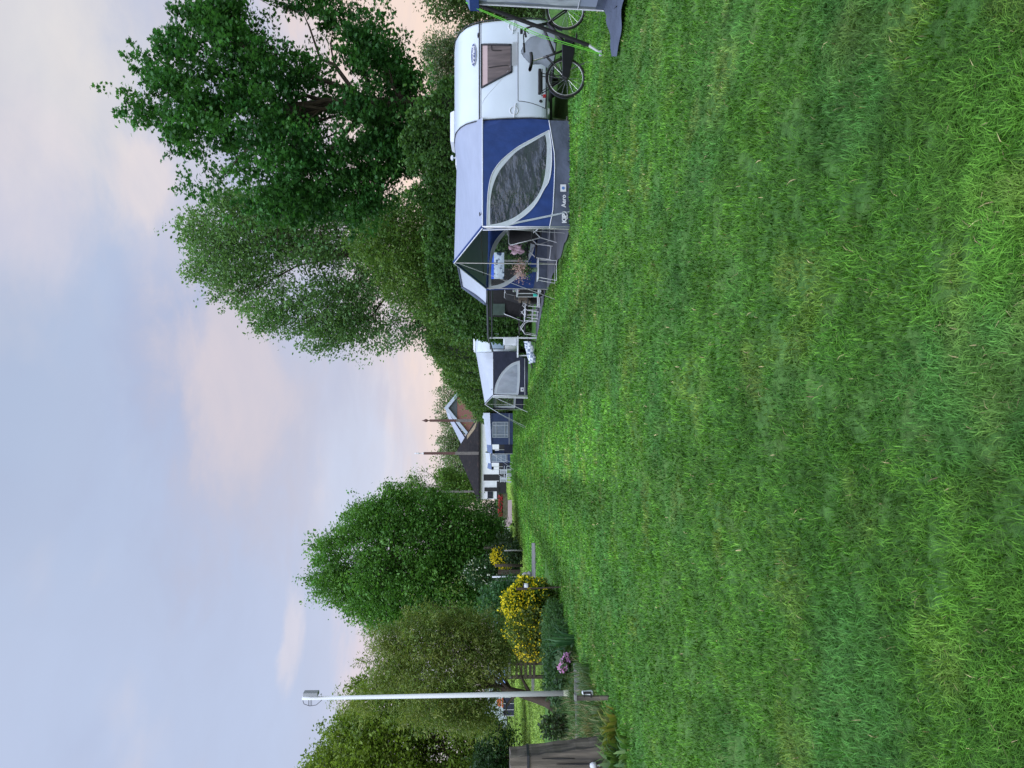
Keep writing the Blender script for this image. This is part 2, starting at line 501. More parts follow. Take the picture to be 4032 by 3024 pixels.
def clump_leaves(cen, base, n_per, length, rad, seed, out=.6, up=.5):
    """leaves strewn along a little twig at every clump centre -> positions, twig directions"""
    r = np.random.default_rng(seed); n = len(cen)
    d = cen - np.array(base); d /= np.linalg.norm(d, axis=1)[:, None] + 1e-9
    d = d * out + r.normal(size=(n, 3)) * .45; d[:, 2] += up
    d /= np.linalg.norm(d, axis=1)[:, None]
    t = r.uniform(-.6, .6, (n, n_per, 1)) * length
    wid = rad * (1 - .75 * np.clip(t / length + .5, 0, 1))
    p = cen[:, None, :] + d[:, None, :] * t + r.normal(size=(n, n_per, 3)) * wid
    return p.reshape(-1, 3), np.repeat(d, n_per, 0)
def limbs(mb, base, top, cen, k, r0, seed, r1=.02, n=6):
    """leader, a few ascending boughs, and twigs that leave the nearest bough"""
    r = np.random.default_rng(seed); base = Vector(base); top = Vector(top)
    ax = top - base; H = max(ax.z, .1)
    pts = []; rad = []
    for i in range(13):
        t = i / 12
        pts.append(base + ax * t + Vector((math.sin(t * 5 + seed) * .10, math.cos(t * 4 + seed) * .10, 0)) * t * min(ax.length * .25, 1.5)); rad.append(max(r0 * (1 - t) ** .75, r1))
    rad[0] *= 1.35
    mb.tube(pts, rad, 10)
    sam = [(p, q) for p, q in zip(pts[3:], rad[3:])]
    lowz = float(np.percentile(cen[:, 2], 8))
    # boughs: far apart targets
    idx = [int(r.integers(len(cen)))]
    dd = np.linalg.norm(cen - cen[idx[0]], axis=1)
    for _ in range(13):
        j = int(np.argmax(dd * r.uniform(.7, 1, len(cen)))); idx.append(j); dd = np.minimum(dd, np.linalg.norm(cen - cen[j], axis=1))
    for i in idx:
        c = Vector(cen[i]).lerp(base + ax * .6, .18)
        z0 = min(max(lowz - .6, base.z + .18 * H) + .45 * max(c.z - lowz, 0) * r.uniform(.5, 1.1), c.z - .3)
        t = max(.1, min(.85, (z0 - base.z) / H)); q = t * 12; a = int(q); s = pts[a].lerp(pts[min(a + 1, 12)], q - a)
        rr = max(r0 * (1 - t) * .5, r1 * 1.5); ln = (c - s).length; path = []; rads = []
        for m in range(6):
            u = m / 5; path.append(s.lerp(c, u) + Vector((r.normal() * .03 * ln, r.normal() * .03 * ln, .10 * ln * math.sin(math.pi * u) * (1 if c.z > s.z else -.3))) * (0 if m == 0 else 1)); rads.append(rr * (1 - u) ** .8 + r1 * .5)
        mb.tube(path, rads, n, cap=False); sam += list(zip(path[1:], rads[1:]))
    sp = np.array([tuple(p) for p, _ in sam])
    for i in r.choice(len(cen), min(k, len(cen)), replace=False):
        c = Vector(cen[i]); cost = np.linalg.norm(sp - cen[i], axis=1) + 1.2 * np.maximum(sp[:, 2] - cen[i][2] + .2, 0)
        j = int(np.argmin(cost)); s = Vector(sp[j]); rr = max(min(sam[j][1] * .55, r1 * 2.2), r1 * .7); ln = (c - s).length
        m1 = s.lerp(c, .5) + Vector((r.normal() * .08, r.normal() * .08, .08)) * ln
        mb.tube([s, m1, c], [rr, rr * .6, r1 * .35], max(4, n - 1), cap=False)
def pxpoly(pts, Y):
    o = []
    for a, b in pts:
        q = P(a, b, Y); o.append((q.x, q.z))
    return o
def tree(name, label, cat, poly_px, Y, R, base, nclump, nper, size, shape, c1, c2, seed, trunk_r, top=None,
         length=.9, rad=.28, gap=.0, gscale=.8, nlimb=60, upbias=.5, droop=0.0, out=.6, up=.5, group=None, c3=None, p3=0.0, v=.25, twig_r=.02, spray=1.0):
    poly = pxpoly(poly_px, Y)
    cen = crown_centres(poly, Y, nclump, R, seed, gap, gscale)
    # ragged rim: sprays that stand out past the outline
    pa = np.array(poly); pb = np.roll(pa, -1, 0); sl_ = np.hypot(*(pb - pa).T); rr_ = np.random.default_rng(seed + 9)
    ns_ = int(sl_.sum() / (length * .42)); ii = rr_.choice(len(pa), ns_, p=sl_ / sl_.sum()); uu = rr_.random(ns_)[:, None]
    e_ = pa[ii] * (1 - uu) + pb[ii] * uu; mid_ = pa.mean(0); ov = e_ - mid_; ov /= np.linalg.norm(ov, axis=1)[:, None]
    e_ = e_ + ov * (rr_.uniform(-.6, .55, ns_) * length * spray)[:, None]
    cen = np.vstack([cen, np.stack([e_[:, 0], Y + rr_.normal(size=ns_) * R * .22, e_[:, 1]], 1)]); nrim = ns_
    t = thing(name, label, cat, base, group)
    mb = MB(); zs = cen[:, 2]
    if top is None:
        top = (float(cen[:, 0].mean()), Y, float(np.percentile(zs, 93)))
    limbs(mb, base, top, cen, nlimb, trunk_r, seed, twig_r)
    mb.build('trunk', M['bark'], t, smooth=True)
    low = (float(cen[:, 0].mean()), Y, float(zs.min()) - .5)
    p, d = clump_leaves(cen, low, nper, length, rad, seed + 1, out, up)
    r = np.random.default_rng(seed + 2)
    # every clump has its own mean hue, each leaf a little deviation
    cl = tints(len(cen), c1, c2, r, v, c3, p3); tt = np.repeat(cl, nper, 0) * r.uniform(.75, 1.25, (len(p), 1))
    keep = np.ones(len(p), bool); keep[-nrim * nper:] = r.random(nrim * nper) < .5; p = p[keep]; d = d[keep]; tt = tt[keep]
    leaves('crown', p, size, tt, shape, M['leaf'], t, upbias, droop, d, r)
    return t
# ------------------------------------------------------------------ ground
def ground_material():
    m = bpy.data.materials.new('lawn'); m.use_nodes = True
    t = m.node_tree; b = t.nodes['Principled BSDF']
    b.inputs['Roughness'].default_value = .9; b.inputs['Specular IOR Level'].default_value = .1
    tcn = t.nodes.new('ShaderNodeTexCoord')
    def nz(scale, det, st=(1, 1, 1), rz=0.0, rough=.6):
        mp = t.nodes.new('ShaderNodeMapping'); mp.inputs['Scale'].default_value = st; mp.inputs['Rotation'].default_value = (0, 0, rz)
        t.links.new(tcn.outputs['Object'], mp.inputs[0])
        n = t.nodes.new('ShaderNodeTexNoise'); n.inputs['Scale'].default_value = scale; n.inputs['Detail'].default_value = det
        n.inputs['Roughness'].default_value = rough
        t.links.new(mp.outputs[0], n.inputs[0]); return n.outputs[0]
    def mr(v, a, b_, c=0, d=1):
        n = t.nodes.new('ShaderNodeMapRange'); n.inputs[1].default_value = a; n.inputs[2].default_value = b_
        n.inputs[3].default_value = c; n.inputs[4].default_value = d
        t.links.new(v, n.inputs[0]); return n.outputs[0]
    def mix(f, a, b_, bl='MIX'):
        n = t.nodes.new('ShaderNodeMix'); n.data_type = 'RGBA'; n.blend_type = bl
        if isinstance(f, float): n.inputs[0].default_value = f
        else: t.links.new(f, n.inputs[0])
        for i, q in ((6, a), (7, b_)):
            if isinstance(q, tuple): n.inputs[i].default_value = (*q, 1)
            else: t.links.new(q, n.inputs[i])
        return n.outputs[2]
    col = mix(mr(nz(.55, 5), .35, .65), (.066, .165, .034), (.105, .215, .050))
    col = mix(mr(nz(1.6, 5), .5, .72, 0, .7), col, (.14, .20, .055))
    col = mix(mr(nz(.9, 3, (3.0, .16, 1), .16), .42, .62, 0, .55), col, (.055, .135, .032))      # mower tracks along the row
    fine = mr(nz(22, 6, (1, .5, 1), .1, .75), .3, .7, .45, 1.5)
    col = mix(1.0, col, fine, 'MULTIPLY')
    t.links.new(col, b.inputs['Base Color'])
    bp = t.nodes.new('ShaderNodeBump'); bp.inputs['Strength'].default_value = .8; bp.inputs['Distance'].default_value = .04
    t.links.new(nz(30, 6, (1, 1, 1), 0, .7), bp.inputs['Height']); t.links.new(bp.outputs[0], b.inputs['Normal'])
    return m
M['lawn'] = ground_material()
g = MB(); g.poly([(-700, -60, 0), (700, -60, 0), (700, 1400, 0), (-700, 1400, 0)])
tag(g.build('ground', M['lawn']), kind='structure')

EDGE = [G(2440, 3060), G(2405, 2900), G(2345, 2740), G(2275, 2600), G(2215, 2450), G(2180, 2290)]   # left rim of the lawn
def left_rim(y):
    ys = [p.y for p in EDGE]; xs = [p.x for p in EDGE]
    return np.interp(y, ys, xs)
# rough unmown strip with bare earth between the lawn and the neighbour's field
def strip_sheet(name, m, z, w0, w1, kind='structure'):
    mb = MB(); rows = []
    for i in range(25):
        y = 7.5 + i * (20.0 - 7.5) / 24; x = float(left_rim(y))
        ws = w0 + (w1 - w0) * i / 24
        rows.append([(x - ws * (1 + .12 * math.sin(i * 1.7)), y, z), (x - .5 * ws, y, z), (x + .10 * math.sin(i * 2.1), y, z)])
    mb.grid(rows); return tag(mb.build(name, m), kind=kind)
M['earth'] = mat('earth', (.085, .085, .05), .95, .35, 5, .9, 20, col2=(.05, .075, .028))
strip_sheet('earth_bank', M['earth'], .004, 1.5, 3.4)

# ------------------------------------------------------------------ grass blades (too many to count)
def grass(name, x, y, w, h, lean, ang, tint, m, z0=0.0, kind='stuff', curl=.35):
    n = len(x)
    dirx = np.cos(ang); diry = np.sin(ang); px_ = -diry; py_ = dirx
    # width direction is turned at random about the lean direction
    V = np.zeros((n, 5, 3))
    hw = w * .5
    def put(i, side, k, hh, ln):
        V[:, i, 0] = x + px_ * hw * side * k + dirx * ln
        V[:, i, 1] = y + py_ * hw * side * k + diry * ln
        V[:, i, 2] = z0 + hh
    put(0, -1, 1, np.zeros(n), 0 * h); put(1, 1, 1, np.zeros(n), 0 * h)
    ln = lean * h
    put(2, 1, .8, h * .62 * (1 - .18 * lean), ln * curl); put(3, -1, .8, h * .62 * (1 - .18 * lean), ln * curl)
    put(4, 0, 0, h * (1 - .35 * lean), ln)
    loops = (np.array([0, 1, 2, 3, 3, 2, 4])[None, :] + 5 * np.arange(n)[:, None]).ravel()
    sizes = np.tile(np.array([4, 3]), n)
    tt = np.repeat(tint, 2, 0)
    tt[1::2] *= 1.12
    return tag(mesh_np(name, V.reshape(-1, 3), sizes, loops, np.clip(tt, 0, 1), m), kind=kind)

r = np.random.default_rng(5)
NB = 860000
# spread along distance so that blades stay about even in the picture
y = 1.9 + (96 - 1.9) * r.random(NB) ** 2.6
x = r.uniform(-1, 1, NB) * (.57 * y + 1.5)
k = (x > left_rim(y) - .15) | (y > 24)
k &= ~((x > 3.0 - .03 * (y - 16)) & (y > 16.2) & (y < 23.4)) & ~((x > 2.8 - .234 * (y - 23.5)) & (y > 23.4) & (y < 42))
PATHP = [(q.x, q.y) for q in (G(1995, 1968), G(2017, 1966), G(2018, 2058), G(2004, 2077), G(1988, 2076), G(1990, 2040))]
k &= ~in_poly(x, y, PATHP)
x = x[k]; y = y[k]; bare = vnoise(x * 5.5 + 33, y * 5.5 + 12, 51) * .6 + vnoise(x * 13 + 33, y * 13 + 12, 52) * .4
k = (bare > .30) | (r.random(len(x)) < .25)
x = x[k]; y = y[k]
n = len(x)
d = np.hypot(y, EYE)
pw = d / 768
w = np.maximum(.0032, pw * 1.0) * r.uniform(.5, 1.5, n)
tuft = vnoise(x * 3.3 + 30, y * 3.3 + 30, 1); big = .5 * vnoise(x * 1.1 + 9, y * .8 + 9, 2) + .5 * vnoise(x * 2.6 + 40, y * 2 + 9, 32); fine = vnoise(x * 11 + 60, y * 11 + 60, 3)
dry = .6 * vnoise(x * 1.9 + 80, y * 1.5 + 80, 4) + .4 * vnoise(x * 5 + 80, y * 5 + 80, 34); stripe = vnoise((x + .10 * y) * 1.5 + 100, y * .06 + 40, 6)
h = (.034 + .055 * tuft * fine + .016 * r.random(n)) * np.interp(y, [2, 8, 30, 96], [.76, .74, .9, 1.4])
fl = vnoise(x * 2.6 + 15, y * 2.6 + 22, 7) * 2 * np.pi * 2 + vnoise(x * 9 + 3, y * 9 + 4, 8) * 5
ang = fl + r.normal(size=n) * 1.6
lean = np.clip(.60 + .55 * vnoise(x * 4 + 5, y * 4 + 70, 9) + r.normal(size=n) * .3, .05, 1.4)
c_a = np.array((.036, .122, .012)); c_b = np.array((.128, .298, .036)); c_c = np.array((.072, .205, .050)); c_d = np.array((.23, .28, .065)); c_e = np.array((.40, .34, .17))
t = np.clip(.55 * big + .35 * fine + .25 * r.normal(size=n), 0, 1)[:, None]
tint = c_a * (1 - t) + c_b * t
q = np.clip((vnoise(x * 1.7 + 44, y * 1.2 + 12, 12) - .55) * 2.5, 0, .6)[:, None]; tint = tint * (1 - q) + c_c * q
q = np.clip((dry - .60) * 2.0, 0, .45)[:, None]; tint = tint * (1 - q) + c_d * q
k = r.random(n) < .004 + .06 * np.clip(dry - .55, 0, 1); tint[k] = c_e * r.uniform(.6, 1.2, (k.sum(), 1))
fk = np.clip((left_rim(np.minimum(y, 20)) - 3.0 - x) / 1.5, 0, 1) * np.clip((y - 21) / 4, 0, 1); fk = (fk * .8)[:, None]; tint = tint * (1 - fk) + np.array((.27, .38, .085)) * fk   # neighbour's freshly mown field
mot = vnoise(x * 6.5 + 71, y * 4.5 + 17, 61) * .6 + vnoise(x * 15 + 71, y * 11 + 17, 62) * .4
tint *= (.50 + .80 * mot)[:, None]
tint *= (r.uniform(.5, 1.45, (n, 1)) * (1 + (.85 * np.clip(stripe * 1.8 - .4, 0, 1) - .20) * np.clip((y - 4) / 9, .25, 1))[:, None])
grass('lawn_grass', x, y, w, h, lean, ang, tint, M['blade'])

# taller wild grass on the bank
n = 26000
y = r.uniform(7.5, 19.5, n); off = r.random(n)
wst = 1.5 + (3.4 - 1.5) * (y - 7.5) / 12.5
x = left_rim(y) - off * wst * 1.15 + .12
k = vnoise(x * 2.2 + 20, y * 2.2 + 7, 21) > .32
x = x[k]; y = y[k]; n = len(x)
tf = vnoise(x * 2.5 + 60, y * 2.5 + 60, 22)
h = (.08 + .32 * tf ** 1.6) * r.uniform(.5, 1.2, n)
tint = tints(n, (.05, .12, .035), (.10, .17, .055), r, .3, (.24, .21, .12), .16)
grass('wild_grass', x, y, np.maximum(.006, np.hypot(y, 1.6) / 768 * .75) * r.uniform(.7, 1.3, n), h, np.clip(r.normal(.6, .3, n), .05, 1.3), r.uniform(0, 6.28, n), tint, M['blade'])

# ------------------------------------------------------------------ trees
mp = [(495, 356), (560, 400), (522, 468), (600, 440), (671, 468), (698, 576), (746, 637), (780, 739), (830, 700), (868, 793), (942, 868), (1010, 830), (1078, 875),
      (1153, 895), (1234, 848), (1300, 800), (1363, 854), (1458, 841), (1553, 760), (1610, 690), (1670, 520), (1680, 380), (1614, 298), (1553, 108), (1500, 170), (1470, 40),
      (1349, 20), (1308, 68), (1248, -60), (1078, -90), (997, 95), (960, 20), (888, -30), (850, 60), (725, -10), (773, 88), (690, 110), (603, 129), (640, 200), (546, 258), (640, 320), (600, 350)]
b0 = P(1700, 390, 30); b0.z = 0
tree('maple_tree', 'big dark green maple with lobed leaves towering behind the hedge and white caravan', 'tree', mp, 30, 2.7, b0, 700, 92, .15, 'star',
     (.021, .082, .022), (.050, .145, .034), 31, .34, top=P(620, 440, 30), length=1.0, rad=.24, spray=1.5, gap=.50, gscale=.8, nlimb=170, upbias=.5, droop=.25, out=.75, up=.45, twig_r=.022)
pp = [(741, 923), (760, 880), (818, 812), (900, 740), (1100, 760), (1400, 830), (1640, 900), (1760, 960), (1780, 1180), (1720, 1270), (1664, 1346), (1600, 1320), (1540, 1388),
      (1458, 1358), (1399, 1402), (1350, 1330), (1294, 1385), (1241, 1364), (1180, 1300), (1135, 1270), (1053, 1299), (1000, 1260), (935, 1223), (880, 1160), (841, 1147), (818, 1100), (753, 1070), (790, 1010)]
b0 = P(1700, 1050, 44); b0.z = 0
tree('poplar_tree', 'tall pale green airy poplar behind the hedge, to the left of the dark maple', 'tree', pp, 44, 3.2, b0, 1300, 56, .185, 'oval',
     (.068, .145, .055), (.115, .205, .082), 41, .30, top=P(790, 960, 44), length=1.7, rad=.36, gap=.40, gscale=.75, nlimb=220, out=.5, up=.8, twig_r=.03)
sp = [(1440, 850), (1400, 980), (1500, 1080), (1560, 1180), (1650, 1230), (1780, 1210), (1800, 900), (1640, 760), (1520, 800)]
b0 = P(1800, 980, 39); b0.z = 0
tree('shrub_tree', 'low yellowish green tree just above the hedge, under the airy poplar', 'tree', sp, 39, 2.4, b0, 480, 64, .14, 'oval',
     (.060, .13, .030), (.11, .18, .045), 43, .12, length=1.1, rad=.35, gap=.33, gscale=.8, nlimb=50)
rt = [(1264, 2162), (1254, 2227), (1269, 2312), (1349, 2346), (1398, 2381), (1448, 2421), (1523, 2476), (1620, 2440), (1746, 2430), (1896, 2440), (1990, 2400), (1995, 2200),
      (1960, 2085), (1905, 2015), (1821, 1992), (1722, 1949), (1597, 1939), (1543, 1924), (1513, 1949), (1468, 1993), (1413, 1998), (1358, 2043), (1378, 2093), (1329, 2108)]
b0 = P(2000, 2210, 52); b0.z = 0
tree('round_tree', 'large rounded mid green tree to the left of the dark barn roof', 'tree', rt, 52, 5.0, b0, 1500, 78, .20, 'oval',
     (.050, .140, .028), (.105, .225, .050), 51, .40, top=P(1330, 2230, 52), length=1.5, rad=.48, gap=.24, gscale=.6, nlimb=150, twig_r=.03)
ft = [(1732, 1834), (1652, 1864), (1612, 1909), (1627, 1949), (1700, 1985), (1900, 1975), (1900, 1900), (1800, 1870)]
b0 = P(1985, 1925, 116); b0.z = 0
tree('slim_tree', 'small sparse tree at the corner of the dark barn roof, sky showing through', 'tree', ft, 116, 3.0, b0, 280, 60, .30, 'oval',
     (.07, .15, .03), (.12, .21, .045), 61, .16, length=2.0, rad=.5, gap=.42, gscale=.35, nlimb=90, twig_r=.04)
ot = [(1520, 2500), (1462, 2528), (1560, 2556), (1440, 2593), (1580, 2622), (1490, 2650), (1560, 2676), (1392, 2692), (1520, 2722), (1370, 2766), (1500, 2778), (1460, 2812), (1588, 2825), (1805, 2842), (1903, 2870), (1935, 2800), (1897, 2761), (1925, 2690),
      (1995, 2640), (2000, 2544), (1975, 2463), (1887, 2436), (1794, 2425), (1670, 2419), (1561, 2479)]
b0 = G(2185, 2775)
OLIVE = tree('tamarisk_tree', 'feathery olive brown tree with a leaning trunk behind the white lamp post', 'tree', ot, b0.y + .6, 1.3, b0, 900, 76, .105, 'needle',
     (.085, .145, .036), (.175, .205, .058), 71, .15, top=P(1800, 2640, b0.y + .5), length=.75, rad=.16, gap=.36, gscale=1.5, nlimb=160, droop=.9, up=.3, twig_r=.012, spray=1.6)
lt = [(1430, 2690), (1395, 2760), (1360, 2859), (1279, 2902), (1300, 2950), (1230, 3000), (1200, 3100), (1350, 3350), (1700, 3420), (1960, 3300), (1985, 3005), (1975, 2880), (1903, 2850), (1800, 2760)]
b0 = P(2010, 3000, 38); b0.z = 0
tree('broad_tree', 'broad yellow green tree at the far left behind the mown field', 'tree', lt, 38, 4.2, b0, 1350, 76, .17, 'oval',
     (.085, .145, .022), (.155, .215, .038), 81, .34, length=1.2, rad=.4, gap=.36, gscale=.65, nlimb=120, twig_r=.025)
b0 = P(2005, 2960, 33); b0.z = 0
tree('dark_shrub', 'dark green shrub below the broad yellow green tree at the far edge of the field', 'shrub', [(1905, 2900), (1890, 2990), (1880, 3120), (1990, 3140), (2000, 2900), (1960, 2860)], 33, 1.0, b0, 150, 60, .12, 'oval',
     (.018, .045, .018), (.03, .065, .022), 82, .08, length=.6, rad=.25, nlimb=20)
tl = [(1690, 180), (1680, 260), (1720, 330), (1860, 330), (1870, 160), (1760, 165)]
b0 = P(1950, 250, 40); b0.z = 0
tree('willow_tree', 'soft grey green willow top showing above the hedge behind the white caravan', 'tree', tl, 40, 1.4, b0, 200, 70, .12, 'oval', (.085, .13, .065), (.13, .18, .09), 91, .14, length=1.0, rad=.3, gap=.15, nlimb=30)
tl = [(1690, -30), (1730, 60), (1790, 60), (1860, 115), (1930, 100), (2100, 70), (2160, 40), (2160, -160), (1720, -160)]
b0 = P(2150, -40, 24); b0.z = 0
tree('garden_shrub', 'green shrub behind the caravan at the right edge of the picture', 'shrub', tl, 24, 1.2, b0, 330, 60, .10, 'oval', (.04, .085, .022), (.085, .13, .045), 92, .10, length=.8, rad=.25, gap=.25, gscale=1.2, nlimb=40)
far = [('far_tree', 'pale distant tree between the dark barn roof and the brick house', [(1740, 1720), (1735, 1760), (1760, 1800), (1900, 1830), (1900, 1690), (1800, 1690)], 150, 101),
       ('far_tree', 'pale distant tree behind the left slope of the dark barn roof', [(1755, 1810), (1760, 1870), (1800, 1920), (1900, 1930), (1900, 1790), (1790, 1790)], 160, 102),
       ('far_tree', 'pale distant tree behind the gable of the brick house', [(1735, 1520), (1725, 1600), (1740, 1660), (1770, 1720), (1880, 1720), (1880, 1480), (1790, 1480)], 175, 103)]
for nm, lb, pl, Y, sd in far:
    b0 = P(1960, sum(q[1] for q in pl) / len(pl), Y); b0.z = 0
    tree(nm, lb, 'tree', pl, Y, 3.0, b0, 170, 46, .42, 'oval', (.10, .15, .075), (.15, .20, .10), sd, .25, length=2.4, rad=.9, gap=.25, gscale=.3, nlimb=20, group='distant trees behind the barn', twig_r=.08)

# ------------------------------------------------------------------ hedge and shrubs along the row
def hedge(name, label, cat, path, wid, n, size, c1, c2, seed, shape='oval', bump=.42, c3=None, p3=0.0, bot=0.0):
    """path: (x, y, top height); leaves on the bulging shell of a long hedge over an added dark hull"""
    r = np.random.default_rng(seed)
    pt = np.array(path, float); seg = np.hypot(np.diff(pt[:, 0]), np.diff(pt[:, 1])); s = np.concatenate(([0], np.cumsum(seg)))
    root = thing(name, label, cat, (pt[:, 0].mean(), pt[:, 1].mean(), 0))
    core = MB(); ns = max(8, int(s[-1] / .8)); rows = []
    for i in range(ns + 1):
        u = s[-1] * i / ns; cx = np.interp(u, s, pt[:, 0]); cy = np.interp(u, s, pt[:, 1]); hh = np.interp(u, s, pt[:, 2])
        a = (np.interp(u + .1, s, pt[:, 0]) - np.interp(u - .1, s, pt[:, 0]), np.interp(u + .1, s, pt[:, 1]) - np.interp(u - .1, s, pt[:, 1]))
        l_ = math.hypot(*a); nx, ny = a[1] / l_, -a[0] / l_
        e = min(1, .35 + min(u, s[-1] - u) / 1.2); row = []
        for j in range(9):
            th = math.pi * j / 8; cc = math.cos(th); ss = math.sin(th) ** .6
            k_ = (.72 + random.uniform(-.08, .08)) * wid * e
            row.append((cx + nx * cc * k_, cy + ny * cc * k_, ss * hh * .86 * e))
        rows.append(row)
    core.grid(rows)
    core.build('branches', M['innerhedge'], root, smooth=True)  # closed dark hull added to block light through the leaves
    u = r.random(n) * s[-1]; th = np.arccos(np.clip(r.uniform(-1.0, 1.0, n), -1, 1))
    sd = r.random(n) < .58; ts = np.arcsin(np.clip(r.random(n) ** (1 / .6), 0, 1)); th = np.where(sd, np.where(r.random(n) < .5, ts, np.pi - ts), th)
    cx = np.interp(u, s, pt[:, 0]); cy = np.interp(u, s, pt[:, 1]); hh = np.interp(u, s, pt[:, 2])
    tx = np.interp(u + .1, s, pt[:, 0]) - np.interp(u - .1, s, pt[:, 0]); ty = np.interp(u + .1, s, pt[:, 1]) - np.interp(u - .1, s, pt[:, 1])
    l_ = np.hypot(tx, ty) + 1e-9; nx = ty / l_; ny = -tx / l_
    e = np.minimum(1, .35 + np.minimum(u, s[-1] - u) / 1.2)
    lump = vnoise(u * 1.6 + 30, th * 2.2 + 30, seed) + .6 * vnoise(u * 4.5 + 30, th * 6 + 30, seed + 1)
    q = (.82 + bump * (lump - .8)) * (1 - .12 * r.random(n) ** 2)
    ss = np.sin(th) ** .6; cc = np.cos(th)
    p = np.stack([cx + nx * cc * wid * e * (q + .14), cy + ny * cc * wid * e * (q + .14), np.maximum(ss * hh * e * (.42 + .58 * (q + .12)), .03 + bot)], 1)
    o = np.stack([nx * cc, ny * cc, np.sin(th) * .6 + .35], 1)
    tt = tints(n, c1, c2, r, .3, c3, p3) * (.8 + .4 * vnoise(u * 2.5 + 8, th * 4 + 8, seed + 3))[:, None]
    # stray shoots along the top
    ns = int(s[-1] * 7); us = r.random(ns) * s[-1]; w_ = r.normal(size=ns) * wid * .45
    tx = np.interp(us + .1, s, pt[:, 0]) - np.interp(us - .1, s, pt[:, 0]); ty = np.interp(us + .1, s, pt[:, 1]) - np.interp(us - .1, s, pt[:, 1]); l_ = np.hypot(tx, ty) + 1e-9
    bs = np.stack([np.interp(us, s, pt[:, 0]) + ty / l_ * w_, np.interp(us, s, pt[:, 1]) - tx / l_ * w_, np.interp(us, s, pt[:, 2]) * .97], 1)
    tips = bs + np.stack([r.normal(size=ns) * .15, r.normal(size=ns) * .15, r.gamma(2.0, .16, ns)], 1)
    f_ = r.random((ns, 9, 1)); sh_ = (bs[:, None] * (1 - f_) + tips[:, None] * f_ + r.normal(size=(ns, 9, 3)) * .05).reshape(-1, 3)
    p = np.vstack([p, sh_]); o = np.vstack([o, np.tile([0, 0, 1.0], (len(sh_), 1)) + r.normal(size=(len(sh_), 3)) * .6]); tt = np.vstack([tt, tints(len(sh_), c1, c2, r, .3) * 1.25])
    leaves('foliage', p, size * r.uniform(.6, 1.25, len(p)), tt, shape, M['leaf'], root, .3, .1, o, r)
    return root
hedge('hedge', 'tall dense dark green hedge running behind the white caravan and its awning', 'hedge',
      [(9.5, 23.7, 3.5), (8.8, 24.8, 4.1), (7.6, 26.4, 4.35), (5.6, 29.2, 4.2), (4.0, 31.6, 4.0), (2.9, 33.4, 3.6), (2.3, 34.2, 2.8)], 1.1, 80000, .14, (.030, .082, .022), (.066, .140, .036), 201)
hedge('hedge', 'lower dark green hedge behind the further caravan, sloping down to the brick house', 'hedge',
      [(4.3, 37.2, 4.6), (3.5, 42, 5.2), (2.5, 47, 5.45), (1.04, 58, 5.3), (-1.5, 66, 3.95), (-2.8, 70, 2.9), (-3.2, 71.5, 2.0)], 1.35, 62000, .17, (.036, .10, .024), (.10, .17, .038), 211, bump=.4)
# ------------------------------------------------------------------ pitches: caravans, awnings and camping things
def film_mat(name, base, alpha, bump, scale, stretch):
    m = mat(name, base, .12, .2, 4, bump, scale, spec=.6, stretch=stretch)
    m.node_tree.nodes['Principled BSDF'].inputs['Alpha'].default_value = alpha
    return m
M['film'] = film_mat('crinkled_film', (.085, .10, .12), .82, 1.0, 1.7, (1.0, 1.0, 2.0))
fb_ = M['film'].node_tree.nodes['Principled BSDF']; fb_.inputs['Metallic'].default_value = .5
for n_ in M['film'].node_tree.nodes:
    if n_.type == 'BUMP': n_.inputs['Distance'].default_value = .10
M['haze_film'] = film_mat('cloudy_film', (.33, .37, .46), .8, .5, 4, (1, 1, .5))
M['clearfilm'] = film_mat('clear_film', (.2, .22, .24), .14, .3, 5, (1, 1, .5))
M['frame_pale'] = mat('pale_window_band', (.40, .45, .48), .7, .06, 8, .3, 30)
M['curtain'] = mat('brown_curtain', (.085, .065, .062), .6, .35, 4, .6, 9, stretch=(4, 1, .5), coat=.25)
M['blind'] = mat('dusty_pink_blind', (.42, .32, .32), .6, .05, 5, coat=.2)
M['glass'] = mat('dark_glass', (.03, .035, .045), .06, .2, 3, spec=.6)
M['navyprint'] = mat('logo_navy', (.06, .08, .17), .4, .08, 6)
M['palegrey'] = mat('pale_grey_plastic', (.52, .55, .57), .45, .06, 8)

def fill_with_hole(outer, hole, to3d, name, m, parent):
    bm = bmesh.new(); E = []
    for loop in (outer, hole):
        if not loop: continue
        vs = [bm.verts.new((q[0], q[1], 0)) for q in loop]
        for i in range(len(vs)): E.append(bm.edges.new((vs[i], vs[(i + 1) % len(vs)])))
    bmesh.ops.triangle_fill(bm, use_beauty=True, use_dissolve=False, edges=E, normal=(0, 0, 1))
    mb = MB(); bm.verts.index_update()
    mb.raw([to3d(v.co.x, v.co.y) for v in bm.verts], [tuple(v.index for v in f.verts) for f in bm.faces])
    bm.free()
    return mb.build(name, m, parent)
def resample(loop, n, closed=True):
    p = np.array(loop, float)
    if closed: p = np.vstack([p, p[:1]])
    s = np.concatenate(([0], np.cumsum(np.hypot(*np.diff(p, axis=0).T)))); t = np.linspace(0, s[-1], n, endpoint=not closed)
    return [(float(np.interp(q, s, p[:, 0])), float(np.interp(q, s, p[:, 1]))) for q in t]
def smooth_loop(pts, corners, k=6):
    """Catmull-Rom through pts, kept sharp at the listed corner indices"""
    n = len(pts); out = []
    for i in range(n):
        p1 = np.array(pts[i]); p2 = np.array(pts[(i + 1) % n])
        p0 = p1 if i in corners else np.array(pts[i - 1]); p3 = p2 if (i + 1) % n in corners else np.array(pts[(i + 2) % n])
        for j in range(k):
            t = j / k
            out.append(tuple(.5 * ((2 * p1) + (-p0 + p2) * t + (2 * p0 - 5 * p1 + 4 * p2 - p3) * t * t + (-p0 + 3 * p1 - 3 * p2 + p3) * t ** 3)))
    return out

